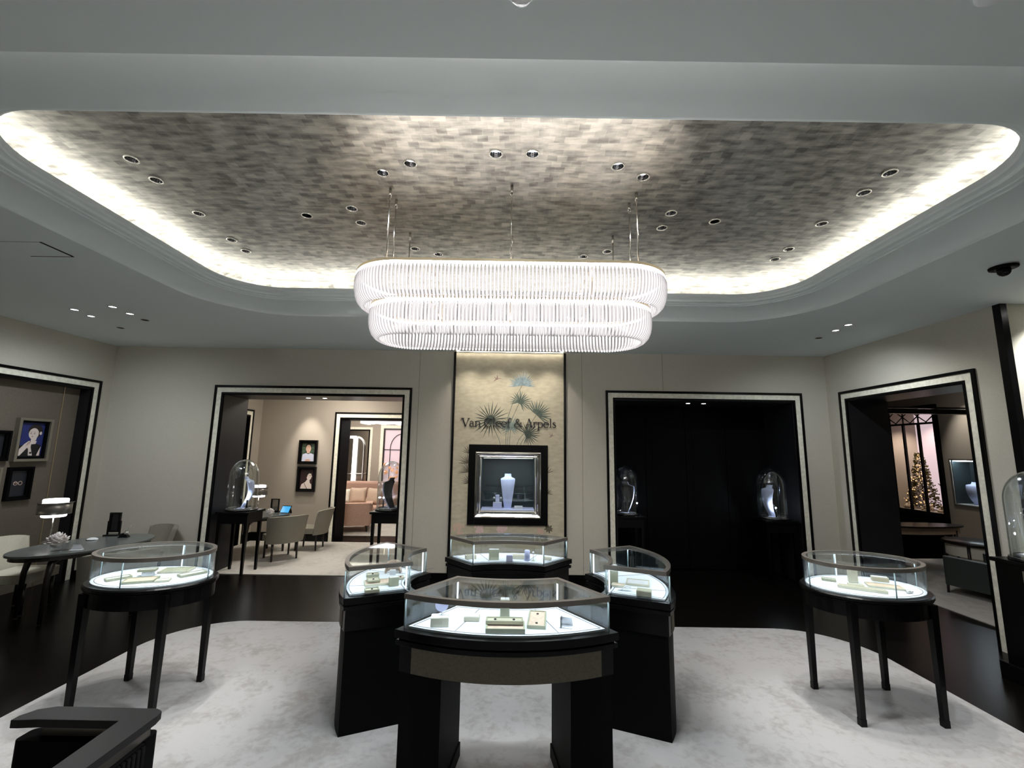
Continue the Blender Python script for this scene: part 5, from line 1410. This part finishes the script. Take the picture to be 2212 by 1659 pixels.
for k in range(900):
    z = rr.random()**1.3*.98; rad = .30*(1-z)+.015; a = rr.uniform(0, 6.283)
    p = (rad*.45*math.cos(a)*rr.uniform(.3, 1), rad*math.sin(a)*rr.uniform(.4, 1), .04+z)
    d = Vector((math.cos(a)*.5, math.sin(a), .15)); q_ = Vector(p)+d*rr.uniform(.04, .08)
    s_ = Vector((-math.sin(a), math.cos(a), 0))*.010
    b.add([Vector(p)-s_, Vector(p)+s_, q_+Vector((0, 0, -.012)), q_+Vector((0, 0, .012))], [(0, 1, 2), (0, 1, 3), (0, 2, 3)])
b.build('needles', FIR, t)
b = MB()
for k in range(150):
    z = rr.random(); rad = .29*(1-z)+.02; a = rr.uniform(PI*.6, PI*1.4)
    b.ball((rad*.5*math.cos(a), rad*rr.uniform(-1, 1), .05+z*.95), rr.uniform(.006, .013), 6, 4)
b.build('ornaments', GLT, t); MB().tube([(0, 0, 0), (0, 0, .9)], [.02, .004], 8).build('trunk', TWG, t)
t = thing('bare_branch', 'grey bushy branch at the right side of the parlour window', 'branch', (PX+.32, 7.93, wz0))
b = MB()
for k in range(70):
    a = rr.uniform(-1, 1); z = .35+rr.random()*1.05; w_ = .12*(1.5-z)
    b.tube([(0, 0, z-.1), (rr.uniform(-.05, .05), a*w_, z), (rr.uniform(-.08, .05), a*w_*1.6, z+.10)], .006, 5)
b.tube([(0, 0, 0), (0, .02, .8), (0, 0, 1.5)], [.02, .012, .004], 7); b.build('twigs', TWG, t)
for k, (y, r_) in enumerate(((8.58, .10), (8.22, .11), (7.90, .12))):
    t = thing('blossom_cluster', ['cream blossom cluster at the left foot of the parlour window', 'cream blossom cluster below the fir tree in the parlour window', 'cream blossom cluster at the right foot of the parlour window'][k], 'flowers', (PX+.12, y, wz0), 0, 'blossoms in the parlour window')
    b = MB()
    for j in range(40):
        a = rr.uniform(0, 6.28); q_ = rr.random(); b.ball((.06*math.cos(a)*q_, r_*math.sin(a)*q_, .02+r_*.8*rr.random()*(1-q_*q_)), rr.uniform(.016, .030), 7, 5)
    b.build('blossoms', FBL, t)
spot('window_beam', (PX+.10, 8.24, wz1-.02), (PX+.3, 8.35, wz0+.2), 20, 100, .8, (1, .82, .68), .02)  # added spot with no fitting, brightens the tree and backdrop
# wall vitrine of the parlour
t = thing('parlour_vitrine', 'recessed dark wall showcase with lit bust on the right room wall', 'wall showcase', (PX, 0, 0), -PI/2)
vx0, vx1, vz0, vz1 = -7.575, -6.785, .875, 1.595
rectframe(MB(), vx0, vx1, vz0, vz1, .022, -.012, 0).build('frame', 'bronze', t)
MB().bb(vx0, vx1, .30, .312, vz0, vz1).build('back_panel', 'teal', t)
b = MB(); b.bb(vx0, vx0+.008, .012, .30, vz0, vz1); b.bb(vx1-.008, vx1, .012, .30, vz0, vz1); b.bb(vx0+.008, vx1-.008, .012, .30, vz1-.004, vz1); b.build('lining', 'teal', t)
MB().bb(vx0, vx1, .002, .008, vz0, vz1).build('glass_pane', 'glass', t)
MB().bb(vx0+.02, vx1-.02, .03, .05, vz1-.016, vz1-.004).build('light_strip', 'led_deck', t)
MB().bb(vx0+.008, vx1-.008, .012, .30, vz0, vz0+.012).build('floor_board', 'whitebox', t)
bust('bright blue white necklace bust in the dark showcase of the right room', (PX+.16, 7.37, vz0+.012), -PI/2-.1, .36, w=1.4, lean=.12)
t = thing('added_ceiling_spot', 'unseen ceiling light added to brighten the showcase wall of the right room', 'downlight', (PX-.45, 7.15, 2.85))  # unseen fitting, added with its beam to light the showcase wall
MB().lathe([(.045, 0), (.045, -.004), (.0001, -.005)], (0, 0, 0), 18).build('lens', 'lens', t)
spot('parlour_beam', (PX-.45, 7.15, 2.83), (PX, 7.15, 1.9), 14, 60, .9, (1, .95, .86), .03)
# furniture of the parlour
t = thing('parlour_desk', 'dark topped desk with pale apron below the parlour window', 'desk', (6.22, 7.02, 0), .06)
MB().prism(ell(0, 0, .72, .22, 40), .598, .622).build('tabletop', 'wooddark', t)
MB().ring(ell(0, 0, .66, .18, 40), [(0, .50), (0, .598), (-.02, .598), (-.02, .50)]).build('apron', 'cush', t)
for x in (-.5, .5):
    for y in (-.10, .10): MB().tube([(x, y, .55), (x, y, .008)], [.025, .015], 8).build('leg', 'wooddark', t)
MB().bb(-.5, .5, .10, .13, .1, .5).build('modesty_panel', 'blackmatte', t)
flowers('white flower heap on the left of the parlour desk', (5.72, 6.98, .622), .12)
t = thing('round_side_table', 'round side table with pale apron in the right room', 'table', (6.40, 6.32, 0))
MB().lathe([(.36, .485), (.365, .50), (.355, .51), (.0001, .51)], (0, 0, 0), 36).build('tabletop', 'wooddark', t)
MB().ring(ell(0, 0, .36, .36, 40), [(.0, .470), (0.008, .486), (-.015, .486), (-.015, .470)]).build('rim', 'wooddark', t)
MB().ring(ell(0, 0, .33, .33, 40), [(0, .32), (0, .47), (-.02, .47), (-.02, .32)]).build('apron', 'cushw', t)
for k in range(4): a = .5+PI/2*k; MB().tube([(.335*math.cos(a), .335*math.sin(a), .48), (.335*math.cos(a), .335*math.sin(a), .008)], .018, 8).build('leg', 'wooddark', t)
t = thing('green_armchair', 'dark green low armchair in the right doorway', 'armchair', (5.80, 5.58, .008), .25)
MB().prism(rrect(-.30, .30, -.24, .30, .07, 5), .10, .30).build('seat', 'green_uph', t, bevel=.03)
MB().prism(rrect(-.36, .36, -.36, -.20, .075, 6), .10, .49).build('backrest', 'green_uph', t, bevel=.025)
for s in (-1, 1): MB().prism(rrect(s*.35-.05, s*.35+.05, -.26, .28, .045, 4), .10, .43).build('arm', 'green_uph', t, bevel=.02)
for x in (-.34, .34):
    for y in (-.33, .26): MB().tube([(x, y, .46 if y < 0 else .3), (x*1.04, y*1.04, 0)], [.016, .014], 8).build('leg', 'wooddark', t)

# black armchair in the foreground, cut off by the frame
t = thing('black_armchair', 'black armchair with flat rail top and ribbed side cut off at the lower left', 'armchair', (0, 0, 0))
RH = .72
rail = [(-1.685, 1.690), (-1.66, 1.730), (-1.61, 1.750), (-1.250, 1.745), (-1.222, 1.730), (-1.215, 1.70), (-1.225, 1.24), (-1.315, 1.24), (-1.322, 1.668), (-1.60, 1.670), (-1.66, 1.664), (-1.685, 1.664)]
MB().prism(rail, RH-.026, RH).build('rail', 'railtop', t, bevel=.006)
b = MB(); b.bb(-1.60, -1.29, 1.692, 1.72, RH-.062, RH-.026); b.bb(-1.262, -1.232, 1.26, 1.70, RH-.062, RH-.026); b.build('spacer', 'bronze', t)
b = MB(); b.prism(rrect(-1.665, -1.225, 1.66, 1.735, .02, 4), .10, RH-.062); b.build('backrest', 'blackmatte', t, bevel=.008)
b = MB(); b.bb(-1.275, -1.215, 1.15, 1.66, .10, RH-.062)
for k in range(26): b.tube([(-1.213, 1.16+.0195*k, .11), (-1.213, 1.16+.0195*k, RH-.066)], .008, 6)
b.build('ribbed_side', 'blackmatte', t)
MB().bb(-1.67, -1.275, 1.15, 1.66, .30, .42).build('seat', 'blackmatte', t, bevel=.02)
for x in (-1.66, -1.23):
    for y in (1.18, 1.71): MB().tube([(x, y, .12), (x, y, .008)], .015, 8).build('leg', 'black', t)

# ------------------------------------------------------------------ room light
def area(name, loc, size, power, col, rot=(0, 0, 0)):
    l = bpy.data.lights.new(name, 'AREA'); l.shape = 'RECTANGLE'; l.size, l.size_y = size; l.energy = power; l.color = col
    o = bpy.data.objects.new(name, l); COL.objects.link(o); o.location = loc; o.rotation_euler = rot
    return o
# glowing panels added out of sight to brighten the neighbouring rooms
def fill_panel(label, loc, size, power, col):
    t = thing('added_light_panel', label, 'fill light', loc)
    MB().bb(-size[0]/2, size[0]/2, -size[1]/2, size[1]/2, -.012, 0).build('diffuser', emat('fill_panel_glow', col, power), t)
fill_panel('unseen glowing ceiling panel added to light the left doorway room', (-2.9, 7.3, SZ), (.6, .6), 9.0, (1, .92, .82))
fill_panel('unseen glowing ceiling panel added to light the far lounge', (-3.6, 10.0, 2.8), (1.0, .8), 6.5, (1, .90, .80))
fill_panel('unseen glowing ceiling panel added to light the right room', (6.2, 5.4, 2.85), (.5, .5), 1.3, (1, .93, .85))
spot('recess_beam', (4.62, 3.45, ZC-.012), (4.66, 3.75, 1.6), 42, 100, .9, (.97, .98, 1.0), .03)
t = thing('recess_light', 'round ceiling light before the pale wall at the right edge', 'downlight', (4.62, 3.45, ZC))
MB().lathe([(.045, .005), (.045, -.004), (.0001, -.005)], (0, 0, 0), 18).build('lens', 'lens', t)
w_ = bpy.data.worlds.new('World'); SC.world = w_; w_.use_nodes = True
w_.node_tree.nodes['Background'].inputs[0].default_value = (.7, .8, 1, 1); w_.node_tree.nodes['Background'].inputs[1].default_value = .0

# ------------------------------------------------------------------ camera
F_, TILT, ROLL = 960., 8.5, .0148
cam = bpy.data.cameras.new('camera'); cam.sensor_width = 36.; cam.sensor_fit = 'HORIZONTAL'
cam.lens = F_*36./2212.; cam.clip_start = .02
co = bpy.data.objects.new('camera', cam); COL.objects.link(co)
co.matrix_world = Matrix.Translation((0, 0, 1.65)) @ Matrix.Rotation(R(90+TILT), 4, 'X') @ Matrix.Rotation(ROLL, 4, 'Z')
SC.camera = co
# bring everything to real size (ceiling about 3.6 m)
S = 1.2
for o in list(bpy.data.objects):
    if o.parent is None:
        o.matrix_basis = Matrix.Scale(S, 4) @ o.matrix_basis
        if o.type == 'LIGHT':
            o.data.energy *= S*S; o.data.shadow_soft_size *= S; o.scale = (1, 1, 1)
        if o.type == 'CAMERA': o.scale = (1, 1, 1)
bpy.context.view_layer.update()

SC.view_settings.view_transform = 'Standard'; SC.view_settings.look = 'None'
SC.view_settings.exposure = EXPO; SC.view_settings.gamma = 1.; SC.view_settings.use_curve_mapping = False
SC.cycles.transparent_max_bounces = 40; SC.cycles.max_bounces = 10; SC.cycles.diffuse_bounces = 5; SC.cycles.glossy_bounces = 5
SC.cycles.sample_clamp_indirect = 6.; SC.cycles.caustics_reflective = False; SC.cycles.caustics_refractive = False
SC.cycles.use_denoising = True
SC.cycles.use_light_tree = True
